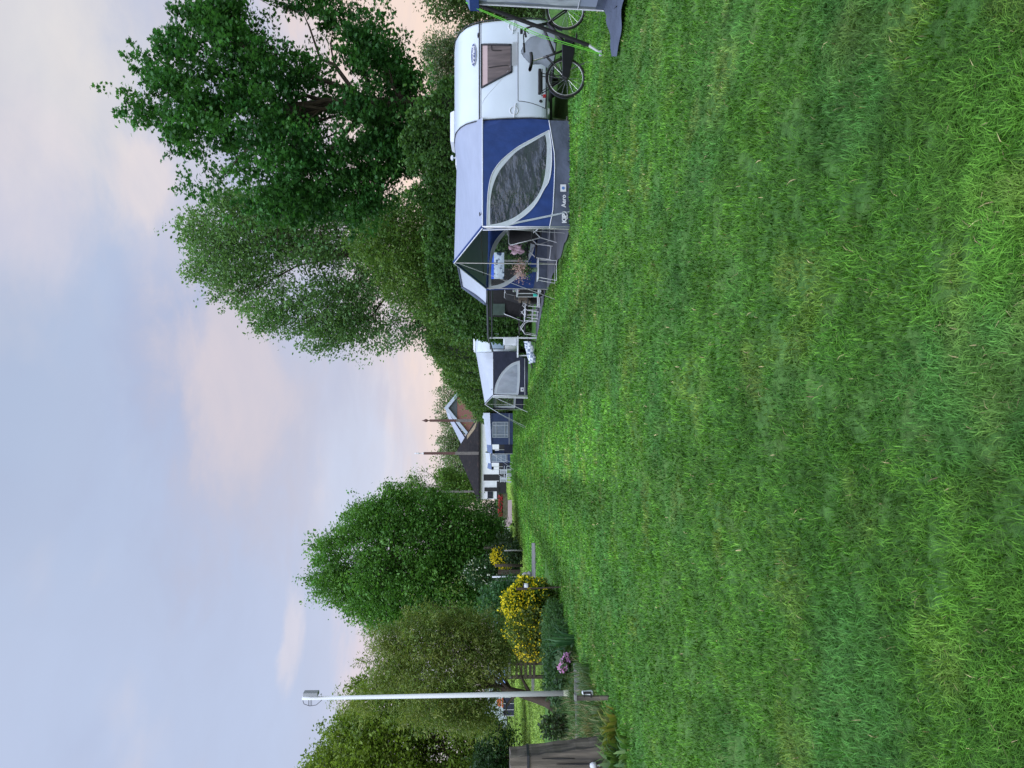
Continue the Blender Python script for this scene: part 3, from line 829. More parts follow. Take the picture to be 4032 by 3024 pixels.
class Body:
    """caravan whose end faces the viewer; profile (depth, height) runs up the end"""
    def __init__(s, x0, x1, y0, length, prof):
        s.x0, s.x1, s.y0, s.L, s.prof = x0, x1, y0, length, prof
        s.zs = [q[1] for q in prof]; s.ys = [q[0] for q in prof]
    def y(s, z): return float(np.interp(z, s.zs, s.ys)) + s.y0
    def at(s, x, z, off=0.0):
        dy = (s.y(z + .03) - s.y(z - .03)) / .06
        l = math.hypot(1, dy)
        return Vector((x, s.y(z) - off / l, z + off * dy / l))
    def px(s, a, b, off=.006):
        Y = s.y0
        for _ in range(6):
            q = P(a, b, Y); Y = s.y(q.z)
        return s.at(q.x, q.z, off)
    def outline(s, inset=0.0):
        f = [(y_, z_) for y_, z_ in s.prof]
        b = [(s.L - y_, z_) for y_, z_ in reversed(s.prof)]
        return [(s.y0 + a, z) for a, z in f + b]
    def shell(s, m, parent, name='body'):
        mb = MB(); mb.prism([(s.x0, a, z) for a, z in s.outline()], (s.x1 - s.x0, 0, 0))
        o = mb.build(name, m, parent, smooth=False, bevel=.07)
        for q in o.data.polygons: q.use_smooth = len(q.vertices) == 4
        return o

# ---- nearest caravan
prof1 = [(.16, .42), (.04, .50), (0, .62), (-.02, .85), (.0, 1.12), (.03, 1.35), (.08, 1.6), (.15, 1.85), (.24, 2.02), (.40, 2.2), (.64, 2.34), (1.0, 2.45), (1.5, 2.5), (2.2, 2.52)]
B1 = Body(5.56, 7.64, 16.05, 6.2, prof1)
car = thing('caravan', 'nearest white caravan with an oval badge and a brown curtained window, bicycle in front', 'caravan', (6.6, 19, 0), 'caravans along the hedge')
B1.shell(M['white'], car)
def strip(body, x0, x1, z0, z1, off, n=10):
    mb = MB(); rows = []
    for i in range(n + 1):
        z = z0 + (z1 - z0) * i / n
        rows.append([body.at(x0, z, off), body.at(x1, z, off)])
    mb.grid(rows); return mb
zt = B1.px(1888, 300).z
mb = MB(); mb.tube([B1.at(B1.x0 + .02 + i * (B1.x1 - B1.x0 - .04) / 12, zt, .006) for i in range(13)], .014, 6)
mb.tube([B1.at(B1.x0 + .02 + i * (B1.x1 - B1.x0 - .04) / 12, zt - .035, .004) for i in range(13)], .006, 6)
mb.build('trim_strip', M['trim'], car, smooth=True)
# window patch on the curved end
cs = [B1.px(1897, 177), B1.px(1896, 346), B1.px(2013, 284), B1.px(2014, 178)]       # top right, top left, bottom left, bottom right
def wpatch(v0, v1, off, wave=0.0, nx=28, nz=10):
    rows = []
    for i in range(nz + 1):
        v = v0 + (v1 - v0) * i / nz
        z = cs[0].z + (cs[3].z - cs[0].z) * v; xl = cs[1].x + (cs[2].x - cs[1].x) * v; xr = cs[0].x + (cs[3].x - cs[0].x) * v
        rows.append([B1.at(xl + (xr - xl) * j / nx, z, off + wave * math.sin(j * 1.7 + .6 * math.sin(v * 3))) for j in range(nx + 1)])
    return rows
win = MB()
loop = [wpatch(0, 1, .012)[0], [q[-1] for q in wpatch(0, 1, .012)], wpatch(0, 1, .012)[-1][::-1], [q[0] for q in wpatch(0, 1, .012)][::-1]]
for l in loop: win.tube(l, .022, 6)
wf = win.build('window', M['trim'], car, smooth=True)
mb = MB(); mb.grid(wpatch(0.02, .2, .010, 0)); mb.build('blind', M['blind'], wf, smooth=True)
mb = MB(); mb.grid(wpatch(.2, .98, .008, .004)); mb.build('curtain', M['curtain'], wf, smooth=True)
mb = MB(); mb.tube([B1.px(1935, 181, .018), B1.px(1938, 200, .03), B1.px(1975, 200, .02)], .008, 5); mb.build('latch', M['black'], wf); mb = MB(); mb.tube([B1.px(1925, 268, .02), B1.px(1960, 262, .02), B1.px(2000, 258, .018)], .009, 5); mb.build('latch', M['black'], wf)
# oval badge with lettering
bc = B1.px(1866, 217, .008)
dyz = (B1.y(bc.z + .03) - B1.y(bc.z - .03)) / .06
sl = Vector((0, dyz, 1)).normalized(); R3 = Matrix((Vector((1, 0, 0)), sl, Vector((1, 0, 0)).cross(sl))).transposed(); nrm = R3.col[2]
def oval(a, b, off, name, m, parent):
    mb = MB(); mb.prism([bc + nrm * off + Vector((1, 0, 0)) * a * math.cos(t) + sl * b * math.sin(t) for t in [2 * math.pi * i / 40 for i in range(40)]], nrm * .004)
    return mb.build(name, m, parent)
bad = oval(.245, .073, .0, 'badge', M['palegrey'], car); oval(.236, .064, .004, 'badge_field', M['navyprint'], bad)
text_mesh('beyerland', .095, 'lettering', M['text'], bad, bc + nrm * .012, R3, .003, .98)
mb = MB(); zl = B1.px(2150, 300).z; mb.tube([B1.at(B1.x0 + .03 + i * (B1.x1 - B1.x0 - .06) / 12, zl, .004) for i in range(13)], .007, 5); mb.build('skirt_seam', M['trim'], car)
mb = MB(); mb.tube([B1.at(B1.x0 + .35 + .9 * i / 14, zt - .06 - .62 * math.sin(math.pi * i / 28) ** 1.4, .003) for i in range(15)], .004, 4); mb.build('moulded_crease', M['palegrey'], car)
# gas locker, seams, handles, lights, vents
mb = MB(); c4 = [B1.px(2040, 128, .012), B1.px(2040, 398, .012), B1.px(2146, 428, .012), B1.px(2146, 128, .012)]
rows = []
for i in range(9):
    z = c4[0].z + (c4[3].z - c4[0].z) * i / 8; rows.append([B1.at(c4[1].x + (c4[2].x - c4[1].x) * (i / 8) ** 1.5 + (c4[0].x - c4[1].x) * j / 8, z, .004 + .03 * math.sin(math.pi * j / 8) ** .5) for j in range(9)])
mb.grid(rows); lk = mb.build('locker_lid', M['white'], car, smooth=True)
mb = MB(); mb.tube([rows[0][j] for j in range(9)], .007, 5); mb.tube([r_[0] for r_ in rows], .007, 5); mb.tube([rows[-1][j] for j in range(9)], .008, 5); mb.build('seam', M['trim'], lk)
mb = MB(); q = B1.px(2128, 400, .02); mb.ring(q, (0, -1, 0), .022, .012, 14, 6); mb.ball(q, (.022, .012, .022)); mb.build('reflector', M['black'], car, smooth=True)
for a, b in ((2030, 436), (2025, 105)):
    mb = MB(); p0 = B1.px(a + 2, b - 26, .03); p1 = B1.px(a - 2, b, .055); p2 = B1.px(a - 6, b + 26, .03); mb.tube([B1.px(a + 2, b - 27, .0), p0, p1, p2, B1.px(a - 6, b + 27, .0)], .012, 6); hh = mb.build('grab_handle', M['whitematt'], car, smooth=True)
    mb = MB(); ct = B1.px(a - 6, b, .004); mb.ring(ct, (0, -1, .1), .085, .012, 24, 6); mb.build('handle_recess', M['palegrey'], hh, smooth=True)
mb = MB(); q = B1.px(2158, 438, .01); mb.ball(q, (.075, .02, .03), 16, 8); mb.build('marker_lamp', M['palegrey'], car, smooth=True)
mb = MB(); q = B1.px(1883, 140, .012); mb.ball(q, (.06, .012, .014)); mb.build('clearance_lamp', M['trim'], car, smooth=True)
mb = MB()
for x in (B1.x0 - .004, B1.x1 + .004):
    mb.tube([(x, a, z) for a, z in B1.outline()], .012, 5, cap=False)
mb.build('edge_rail', M['trim'], car, smooth=True)
mb = MB()
for i in range(9): mb.box((6.9 + i * .001, B1.y(1.14) - .012, 1.16 - i * .022 + .06), (.5, .012, .008))
mb.build('vent_grille', M['palegrey'], car)
for a, w_, l_ in ((18.35, .75, .9), (20.6, .45, .5)):
    mb = MB(); mb.box((6.0, a, 2.57), (w_, l_, .10), taper=.9); o = mb.build('roof_hatch', M['whitematt'], car, bevel=.02)
mb = MB(); mb.tube([(5.85, 19.9, 2.52), (5.85, 19.9, 2.68)], .02, 6); mb.lathe([(.07, .14), (.07, .18), (.02, .2)], (5.85, 19.9, 2.52), 10); mb.build('roof_flue', M['whitematt'], car)
for y_ in (19.0, 19.8):
    for x in (B1.x0 + .14, B1.x1 - .14):
        mb = MB(); mb.ring((x, y_, .31), (1, 0, 0), .22, .09, 28, 10); w_ = mb.build('wheel', M['black'], car, smooth=True)
        mb = MB(); mb.ring((x, y_, .31), (1, 0, 0), .10, .05, 20, 6); mb.build('rim', M['steel'], w_, smooth=True)
mb = MB(); mb.box((6.6, 19.2, .40), (1.9, 5.6, .10)); mb.box((6.6, 19.4, .3), (1.7, .08, .08))
for s_ in (-1, 1): mb.tube([(6.6 + s_ * .75, 16.5, .42), (6.6, 14.75, .42)], .035, 6)
mb.build('chassis', M['black'], car)
for x in (B1.x0 + .2, B1.x1 - .2):
    mb = MB(); mb.tube([(x, 16.6, .4), (x, 16.75, .02)], .02, 6); mb.box((x, 16.75, .015), (.14, .14, .02)); mb.build('corner_steady', M['steel'], car)
# hitch cover
hc = MB(); rows = []
q0 = P(2130, 175, 14.9)
for i in range(11):
    th = i / 10
    z = 1.05 - .62 * th; w = [.0, .12, .19, .22, .24, .25, .27, .30, .34, .36, .37][i]
    rows.append([(q0.x + w * math.cos(a) * 1.05 + .03 * math.sin(5 * a + i), 15.25 + w * .8 * math.sin(a) - .2 * th, z + .015 * math.sin(3 * a + i)) for a in [2 * math.pi * k / 20 for k in range(21)]])
hc.grid(rows)
tag(hc.build('hitch_cover', M['midgrey'], None, smooth=True), 'crumpled grey cloth cover over the tow hitch behind the bicycle', 'cover')

# ---- awnings
def awning(root, N0, R0, F0, RF0, eave, peak_xy, peak_z, rail, wall_px, seam_px, win_out, win_in, corners_o, corners_i, mats, skirt_px=None, pane='film', rail_far=None, gusset=None, gpt=None):
    """near wall N0-R0, far wall F0-RF0; front gable N0-peak-F0; rail = 3-D polyline of the caravan edge from the near eave up to the middle of its roof"""
    A, Bp = Vector((*N0, 0)), Vector((*R0, 0)); A2, B2 = Vector((*F0, 0)), Vector((*RF0, 0))
    nrm = Vector((Bp.y - A.y, -(Bp.x - A.x), 0)).normalized()          # toward the viewer
    if nrm.y > 0: nrm = -nrm
    def sz(a, b):
        q = onplane(a, b, A, Bp); return ((q - A).dot((Bp - A)) / (Bp - A).length_squared, q.z)
    def near(off): return lambda s, z: A + (Bp - A) * s + Vector((0, 0, z)) + nrm * off
    def farw(off): return lambda s, z: A2 + (B2 - A2) * s + Vector((0, 0, z)) + nrm * off
    w2 = [sz(*q) for q in wall_px]; wo = [sz(*q) for q in smooth_loop(win_out, corners_o)]; wi = [sz(*q) for q in smooth_loop(win_in, corners_i)]
    wo = resample(wo, 80); wi = resample(wi, 80)
    # pair the two loops by direction from the pane's middle
    cxy = np.mean(wi, axis=0)
    for nm, f in (('side_wall', near), ('far_wall', farw)):
        o = fill_with_hole(w2, wo, f(0), nm, mats['wall'], root)
        fb = MB(); k0 = int(np.argmin([math.hypot(a[0] - wo[0][0], a[1] - wo[0][1]) for a in wi])); n = len(wo)
        for i in range(n):
            a, b, c, d = wo[i], wo[(i + 1) % n], wi[(i + 1 + k0) % n], wi[(i + k0) % n]
            fb.poly([f(.004)(*a), f(.004)(*b), f(.004)(*c), f(.004)(*d)])
        wf = fb.build('window', mats['frame'], o)
        pb = MB(); pb.poly([f(.002)(*q) for q in wi]); pb.build('pane', M[pane] if nm == 'side_wall' else M['clearfilm'], wf)
        eb = MB(); eb.tube([f(.008)(*q) for q in wo + wo[:1]], .008, 5, cap=False); eb.build('piping', M['pipe'], wf)
    if skirt_px:
        sk = [sz(*q) for q in skirt_px]
        for nm, f in (('skirt', near), ('skirt', farw)):
            mb = MB(); nk = len(seam_px)
            up_ = [sz(*q) for q in seam_px]; rows = []
            for i in range(7):
                t = i / 6
                rows.append([f(.003 + .02 * t * math.sin(9 * a[0] + 3 * t))(a[0], a[1] * (1 - t) + .004 * t) for a in resample([(q[0], q[1]) for q in up_], 24, False)])
            mb.grid(rows); mb.build(nm, mats['skirt'], root, smooth=True)
    if gusset:
        k0_, k1_ = gusset; gb = MB(); gb.grid([[near(.0)(*w2[i]), gpt(w2[i][1])] for i in range(k0_, k1_)]); gb.build('gusset', mats['wall'], root)
    mb = MB(); ps = [near(.008)(*sz(*q)) for q in seam_px]; mb.tube(ps, .011, 5)
    mb.tube([near(.006)(0, 0.01), near(.006)(0, eave)], .014, 5); mb.tube([near(.006)(*q) for q in (w2[0], w2[1])], .01, 5)
    mb.build('piping', M['pipe'], root, smooth=True)
    # roof: ruled between the front gable and the caravan rail
    pk = Vector((*peak_xy, peak_z)); Ne = A + Vector((0, 0, eave)); Fe = A2 + Vector((0, 0, eave))
    rp = [Vector(q) for q in rail]; ls = [0]
    for i in range(1, len(rp)): ls.append(ls[-1] + (rp[i] - rp[i - 1]).length)
    def railat(t):
        u = t * ls[-1]
        for i in range(1, len(rp)):
            if u <= ls[i] + 1e-9: return rp[i - 1].lerp(rp[i], (u - ls[i - 1]) / max(ls[i] - ls[i - 1], 1e-9))
        return rp[-1]
    rows = []
    for i in range(15):
        t = i / 14; a = Ne.lerp(pk, t); b = railat(t)
        rows.append([a.lerp(b, j / 14) - Vector((0, 0, .07 * math.sin(math.pi * j / 14) * math.sin(math.pi * min(1, t * .9 + .1)))) + nrm * (.012 * math.sin(j * 1.3) * (1 - t)) for j in range(15)])
    mid = rp[-1]
    yfar = 2 * mid.y
    for i in range(1, 15):
        t = 1 - i / 14; a = Fe.lerp(pk, t); q = railat(t); b = Vector((q.x, yfar - q.y, q.z)) if rail_far is None else Vector(rail_far[0]).lerp(mid, t)
        rows.append([a.lerp(b, j / 14) - Vector((0, 0, .07 * math.sin(math.pi * j / 14))) for j in range(15)])
    mb = MB(); mb.grid(rows); rf = mb.build('roof', mats['roof'], root, smooth=True)
    mb = MB(); mb.tube([Ne, pk, Fe], .032, 6); mb.build('gable_edge', mats['wall'], rf)
    o_ = (A - Bp).normalized() * .035
    mb = MB(); mb.tube([Ne + o_, pk + o_, Fe + o_], .012, 5); mb.tube([Ne, near(.0)(1, eave)], .012, 5); mb.build('piping', M['pipe'], rf)
    for q in (A, Vector((*peak_xy, 0)), A2):
        mb = MB(); top = {0: Ne, 1: pk, 2: Fe}[[A, Vector((*peak_xy, 0)), A2].index(q)]
        mb.tube([q + o_ * 1.2, top + o_ * .5 - Vector((0, 0, .03))], .015, 6); mb.build('pole', M['steel'], root)
    mb = MB(); mb.tube([Ne + Vector((.3, .05, .06)), Fe + Vector((.3, -.05, .06))], .014, 6); mb.build('cross_pole', M['black'], root)
    return near, farw, sz, A, Bp, A2, B2, o_

N0, R0 = G(2245, 894), G(2246, 466)
F0 = G(2158, 1133)
aw = thing('awning', 'nearest caravan awning with navy blue sides, pale roof and leaf shaped window', 'awning', (N0.x + .5, 19, 0), 'awnings along the hedge')
Z2 = lambda x, y: (1700 + x * .36166, 400 + y * .36166)
wall_px = [Z2(*q) for q in [(556, 1400), (1280, 1383), (1320, 1180), (1334, 900), (1340, 700), (1335, 560), (1312, 420), (1290, 290), (1276, 205), (1050, 185), (760, 215), (556, 292)]]
seam_px = [Z2(*q) for q in [(1280, 1383), (1320, 1180), (1334, 900), (1340, 700), (1335, 560), (1312, 420), (1290, 290), (1276, 205)]]
skirt = [Z2(*q) for q in [(1280, 1383), (1276, 205), (1510, 180), (1505, 1365)]]
wo_px = [Z2(*q) for q in [(1278, 312), (1100, 405), (960, 480), (850, 560), (740, 660), (660, 780), (622, 920), (606, 1100), (600, 1385), (800, 1358), (940, 1290), (1060, 1200), (1150, 1090), (1220, 960), (1278, 860), (1303, 700), (1303, 500)]]
wi_px = [Z2(*q) for q in [(1235, 360), (1080, 450), (930, 540), (820, 650), (740, 750), (690, 850), (655, 960), (637, 1100), (634, 1340), (750, 1320), (900, 1260), (1020, 1170), (1120, 1070), (1190, 950), (1232, 800), (1250, 600), (1250, 450)]]
ev = 1.84
rail = [(R0.x + .03, 16.1, ev)] + [(B1.x0, B1.y(z), z) for z in (1.95, 2.05, 2.18, 2.3, 2.4, 2.47)] + [(B1.x0, 18.0, 2.52), (B1.x0, 19.3, 2.53)]
near, farw, sz, A, Bp, A2, B2, o_ = awning(aw, (N0.x, N0.y), (R0.x, R0.y), (F0.x, F0.y), (5.35, 22.6), ev, (3.06, 19.3), 2.60, rail, wall_px, seam_px, wo_px, wi_px, (0, 8), (0, 8),
    dict(wall=M['navy'], skirt=M['greycloth'], frame=M['frame_pale'], roof=M['lightcloth']), skirt, gusset=(8, 12), gpt=lambda z: Vector((B1.x0 - .004, B1.y(max(z, .5)) + .01, z)))
xd = (Bp - A).normalized(); nr = Vector((xd.y, -xd.x, 0))
RT = Matrix((xd, Vector((0, 0, 1)), nr)).transposed()
sw = [o for o in aw.children if o.name.startswith('skirt')][0]
def onwall(a, b, off): s_, z_ = sz(a, b); return near(off)(s_, z_)
text_mesh('Aero', .125, 'lettering', M['text'], sw, onwall(*Z2(1436, 1088), .05), RT, .003)
text_mesh('KIP', .125, 'lettering', M['text'], sw, onwall(*Z2(1444, 1275), .03), RT, .006, 1.1)
mb = MB(); ct = onwall(*Z2(1440, 1262), .032); mb.tube([ct + xd * .12 * math.cos(t) + Vector((0, 0, 1)) * .07 * math.sin(t) for t in [-1.9 + i * .16 for i in range(16)]], .006, 5); mb.build('emblem_arc', M['text'], sw)
mb = MB(); c0 = onwall(*Z2(1430, 945), .028); U = Vector((0, 0, 1)); mb.prism([c0 + xd * a + U * b for a, b in ((-.075, -.06), (.075, -.06), (.075, .06), (-.075, .06))], nr * .004); lb = mb.build('label_patch', M['text'], sw)
M['bluelogo'] = mat('blue_print', (.05, .16, .45), .6, .05, 5)
mb = MB(); mb.ring(c0 + nr * .006, nr, .026, .006, 20, 5); mb.prism([c0 + nr * .005 + xd * .018 * math.cos(t) + U * .014 * math.sin(t) for t in [i * math.pi / 8 for i in range(16)]], nr * .003); mb.build('emblem', M['bluelogo'], lb)
# strap down the near wall
mb = MB(); mb.tube([onwall(*Z2(q[0], q[1]), .012) for q in ((800, 1362), (930, 1318), (1310, 1240), (1500, 1200), (1520, 1195))], [.012, .02, .02, .01, .01], 4); mb.build('strap', M['frame_pale'], aw)
mb = MB(); mb.poly([near(.01)(0, .0) + Vector((-.02, 0, .012)), Vector((F0.x - .05, F0.y, .012)), Vector((5.4, 22.5, .012)), Vector((5.5, 16.2, .012))]); 
M['sheet'] = mat('ground_sheet', (.10, .105, .125), .7, .15, 5, .4, 6)
rows = []
for i in range(21):
    y_ = 16.15 + 6.4 * i / 20; xf = N0.x + (F0.x - N0.x) * i / 20
    rows.append([(xf - .12 - .05 * math.sin(i * 1.3), y_, .03 + .01 * math.sin(i)), (xf + .3, y_, .035), (5.4, y_, .03)])
mb = MB(); mb.grid(rows); tag(mb.build('groundsheet', M['sheet'], None, smooth=True), 'dark grey groundsheet spread under the nearest navy awning', 'groundsheet')
for i in range(6):
    q = near(.05)(.03 + .188 * i, 0); mb = MB(); mb.tube([q + Vector((0, 0, -.02)), q + Vector((.0, -.02, .055))], .007, 5); mb.tube([q + Vector((0, -.01, .045)), near(.025)(.03 + .188 * i, .03)], .004, 4); mb.build('peg', M['black'], aw)
# guy ropes
for a, b in ((Vector((N0.x, N0.y + .1, ev)), G(2230, 918)), (Vector((3.06, 19.3, 2.58)), Vector((2.2, 19.9, .02))), (Vector((F0.x, F0.y, ev)), G(2158, 1139))):
    mb = MB(); mb.tube([a, b], .006, 4); mb.build('guy_rope', M['rope'], aw)

# ---- folding chair, table and flowers inside the nearest awning
def camp_chair(label, seat_m, frame_m, arms=True):
    t = thing('camp_chair', label, 'chair', (0, 0, 0))
    mb = MB(); mb.grid([[(-.25, .25 - .5 * i / 6, .44 + .03 * (i / 6)), (0, .25 - .5 * i / 6, .42 + .03 * (i / 6)), (.25, .25 - .5 * i / 6, .44 + .03 * (i / 6))] for i in range(7)]); mb.build('seat', seat_m, t, smooth=True, solid=.035)
    mb = MB(); mb.grid([[(-.25, .26 + .26 * (i / 8), .44 + .72 * i / 8), (0, .29 + .26 * (i / 8), .44 + .72 * i / 8), (.25, .26 + .26 * (i / 8), .44 + .72 * i / 8)] for i in range(9)]); mb.build('backrest', seat_m, t, smooth=True, solid=.04)
    mb = MB()
    mb.tube([(-.27, .25, .43), (-.27, .53, 1.16), (-.2, .55, 1.2), (.2, .55, 1.2), (.27, .53, 1.16), (.27, .25, .43)], .013, 6); mb.build('back_frame', frame_m, t, smooth=True)
    for s_ in (-1, 1):
        mb = MB(); mb.tube([(s_ * .29, -.25, .02), (s_ * .29, -.18, .44), (s_ * .29, .05, .62)], .013, 6); mb.build('leg', frame_m, t)
        mb = MB(); mb.tube([(s_ * .29, .40, .02), (s_ * .29, .22, .44), (s_ * .29, -.05, .62)], .013, 6); mb.build('leg', frame_m, t)
        mb = MB(); mb.box((s_ * .3, .02, .645), (.055, .5, .03)); mb.build('armrest', M['black'], t, bevel=.01)
    for y_ in (-.24, .38): mb = MB(); mb.tube([(-.29, y_, .06), (.29, y_, .06)], .011, 6); mb.build('stretcher', frame_m, t)
    return t
ch = camp_chair('dark padded folding chair inside the nearest navy awning, beside the flower vase', M['blackcloth'], M['alu'])
ch.location = (3.72, 20.6, .035); ch.rotation_euler = (0, 0, math.radians(-62)); ch['group'] = 'dark folding chairs'
def place_chair(x, y, rz, label):
    c = copy_tree(ch); c.location = (x, y, .03); c.rotation_euler = (0, 0, math.radians(rz)); c['label'] = label; return c
place_chair(3.95, 18.75, 30, 'dark folding chair half hidden behind the front edge of the nearest navy side wall')
place_chair(2.62, 26.8, -70, 'black folding chair under the dark beam, nearest the small pale stools')
place_chair(2.95, 25.6, -40, 'black folding chair deep in the shade under the white sloping canopy')
place_chair(2.05, 28.2, -100, 'black folding chair at the left end of the dark beam, by the white post')
# pink cloth
mb = MB(); rows = []
for i in range(8):
    rows.append([(3.46 + .24 * j / 7 + .02 * math.sin(i * 2 + j), 20.42 + .03 * math.sin(j * 2.1 + i), 1.17 - .34 * i / 7 - .05 * math.sin(j * .9)) for j in range(8)])
mb.grid(rows); M['pink'] = mat('pale_pink_cloth', (.62, .43, .52), .8, .08, 6, .4, 10)
tag(mb.build('pink_cloth', M['pink'], None, smooth=True, solid=.02), 'pale pink cloth hung over the corner of the folding chair by the vase', 'cloth')
tb = thing('camp_table', 'small low folding table with a vase of flowers on it', 'table', (2.9, 19.5, .03))
tq = P(2124, 1063, 19.45); tq = Vector((tq.x, 19.45, .50))
mb = MB(); mb.box((tq.x, 19.45, .49), (.52, .62, .025)); mb.build('tabletop', M['palegrey'], tb, bevel=.008)
for s_ in (-1, 1):
    mb = MB(); mb.tube([(tq.x - .22, 19.45 + s_ * .26, .48), (tq.x - .30, 19.45 + s_ * .26, .035), (tq.x + .2, 19.45 + s_ * .26, .035), (tq.x + .22, 19.45 + s_ * .26, .48)], .012, 6); mb.build('leg', M['alu'], tb)
va = thing('flower_vase', 'clear green glass vase of pale pink flowers on the low folding table', 'vase', (tq.x, 19.45, .503))
vx = P(2110, 1062, 19.45).x
M['vase'] = mat('green_glass', (.16, .26, .14), .1, .2, 6, spec=.6); M['vase'].node_tree.nodes['Principled BSDF'].inputs['Alpha'].default_value = .6
mb = MB(); mb.lathe([(.055, 0), (.06, .08), (.05, .16), (.065, .22)], (vx, 19.45, .504), 14); mb.build('vase', M['vase'], va, smooth=True)
rr = np.random.default_rng(77)
k = 900; fp = np.array([vx, 19.45, .90]) + rr.normal(size=(k, 3)) * np.array([.13, .12, .10])
leaves('flowers', fp, .038, tints(k, (.45, .26, .28), (.66, .48, .45), rr, .3, (.5, .42, .3), .2), 'quad', M['petal'], va, .3, 0, None, rr)
fp = np.array([vx, 19.45, .76]) + rr.normal(size=(110, 3)) * np.array([.09, .08, .05])
leaves('leaves', fp, .09, tints(110, (.03, .09, .03), (.06, .13, .04), rr), 'oval', M['leaf'], va, .3, 0, None, rr)
mb = MB()
for i in range(8): mb.tube([(vx + rr.normal() * .02, 19.45, .56), (vx + rr.normal() * .08, 19.45 + rr.normal() * .06, .86)], .004, 4)
mb.build('stems', M['leafgreen'] if 'leafgreen' in M else M['innerhedge'], va)
# printed cloth seen through the far window
M['bluecloth'] = mat('royal_blue', (.05, .16, .85), .7, .1, 5); M['print'] = mat('blue_white_print', (.68, .80, .90), .7, .15, 11, col2=(.05, .09, .16), c2lo=.54, c2hi=.60, detail=6)
a = P(1922, 1098, 23.1); b = P(1985, 995, 23.1); zt_ = P(1945, 1040, 23.1).z
cl = thing('printed_cloth', 'blue and white patterned cloth hanging beyond the far window of the nearest awning', 'cloth', (a.x, 23.1, b.z))
mb = MB(); mb.grid([[(a.x + (b.x - a.x) * j / 10, 23.1 + .03 * math.sin(j * 1.2), b.z + (zt_ - b.z) * i / 5) for j in range(11)] for i in range(6)]); mb.build('patterned_panel', M['print'], cl, smooth=True)
mb = MB(); mb.grid([[(a.x + (b.x - a.x) * j / 10, 23.1 + .03 * math.sin(j * 1.2), zt_ + (a.z - zt_) * i / 3) for j in range(11)] for i in range(4)]); mb.build('blue_band', M['bluecloth'], cl, smooth=True)

M['palewin0'] = mat('greenish_film', (.06, .09, .075), .2, .2, 4)
# ---- next pitch: caravan with white sloping canopy and an open dark beam frame
sh = thing('sun_canopy', 'white sloping canopy on a long dark beam with a white end post', 'canopy', (2.6, 26, 0))
r1, r2, f1, f2 = Vector((3.74, 23.3, 2.70)), Vector((3.42, 27.1, 2.70)), P(1916, 1110, 23.2), P(1913, 1196, 24.8)
rows = [[r1.lerp(f1, t).lerp(r2.lerp(f2, t), j / 10) - Vector((0, 0, .05 * math.sin(math.pi * t))) for j in range(11)] for t in [i / 10 for i in range(11)]]
mb = MB(); mb.grid(rows); mb.build('roof_cloth', M['whitecloth'], sh, smooth=True)
for q in (r1, r2): mb = MB(); mb.tube([(q.x, q.y, 0), q], .03, 6); mb.build('post', M['steel'], sh)
mb = MB(); mb.tube([r2, f2], .06, 6); mb.tube([r1 + Vector((0, 0, .02)), r2 + Vector((0, 0, .02))], .035, 6); mb.build('dark_edge', M['greycloth'], sh)
bm0, bm1 = P(1919, 1130, 23.4), P(1923, 1330, 28.4)
mb = MB(); mb.tube([bm0, bm1], .045, 4); mb.tube([bm0 - Vector((0, 0, .14)), bm1 - Vector((0, 0, .13))], .03, 4); mb.tube([bm1, P(1940, 1384, 34)], .04, 4); mb.build('beam', M['trim'], sh)
mb = MB(); mb.tube([Vector((bm1.x, bm1.y, .0)), bm1], .028, 8); mb.build('post', M['whitematt'], sh)
mb = MB(); mb.tube([Vector((bm0.x, bm0.y, .0)), bm0], .028, 8); mb.build('post', M['steel'], sh)
mb = MB(); mb.grid([[(3.7, 23.6 + 4.4 * j / 10, .1 + 1.75 * i / 5) if False else (3.55 + .03 * math.sin(j * 2), 23.6 + 3.9 * j / 10, .05 + 1.8 * i / 5) for j in range(11)] for i in range(6)]); mb.build('back_curtain', M['blackcloth'], sh, smooth=True)
mb = MB(); mb.grid([[(2.45 + 1.5 * j / 8, 28.1 + .03 * math.sin(j * 2), .35 + 1.45 * i / 4) for j in range(9)] for i in range(5)]); mb.build('end_curtain', M['blackcloth'], sh, smooth=True)
mb = MB(); mb.box((2.72, 28.05, 1.45), (.42, .02, .5)); mb.build('window', M['palewin0'], sh)
rows = [[(2.93 - .246 * (y_ - 23.5) - .1 + .05 * math.sin(i * 1.7), y_, .03), (3.5, y_, .03)] for i, y_ in enumerate([23.6 + 5.2 * i / 16 for i in range(17)])]
mb = MB(); mb.grid(rows); tag(mb.build('groundsheet', M['sheet'], None), 'grey groundsheet under the dark beam of the white canopy', 'groundsheet')
# small pale stools
def stool(label):
    t = thing('folding_stool', label, 'stool', (0, 0, 0), 'small pale folding stools')
    mb = MB(); mb.box((0, 0, .47), (.42, .36, .03)); mb.build('seat', M['palegrey'], t, bevel=.008)
    for x in (-.19, .19):
        for y_ in (-.16, .16):
            mb = MB(); mb.tube([(x, y_, .46), (x * 1.08, y_ * 1.05, .02)], .014, 6); mb.build('leg', M['alu'], t)
    mb = MB(); mb.tube([(-.2, -.16, .2), (.2, -.16, .2)], .01, 5); mb.tube([(-.2, .16, .2), (.2, .16, .2)], .01, 5); mb.build('rung', M['alu'], t)
    return t
st = stool('pale folding stool under the dark beam, the right one of two'); st.location = (P(2110, 1218, 27.0).x, 27.0, .03)
s2 = copy_tree(st); s2.location = (P(2110, 1243, 27.6).x, 27.6, .03); s2['label'] = 'pale folding stool under the dark beam, the left one of two'
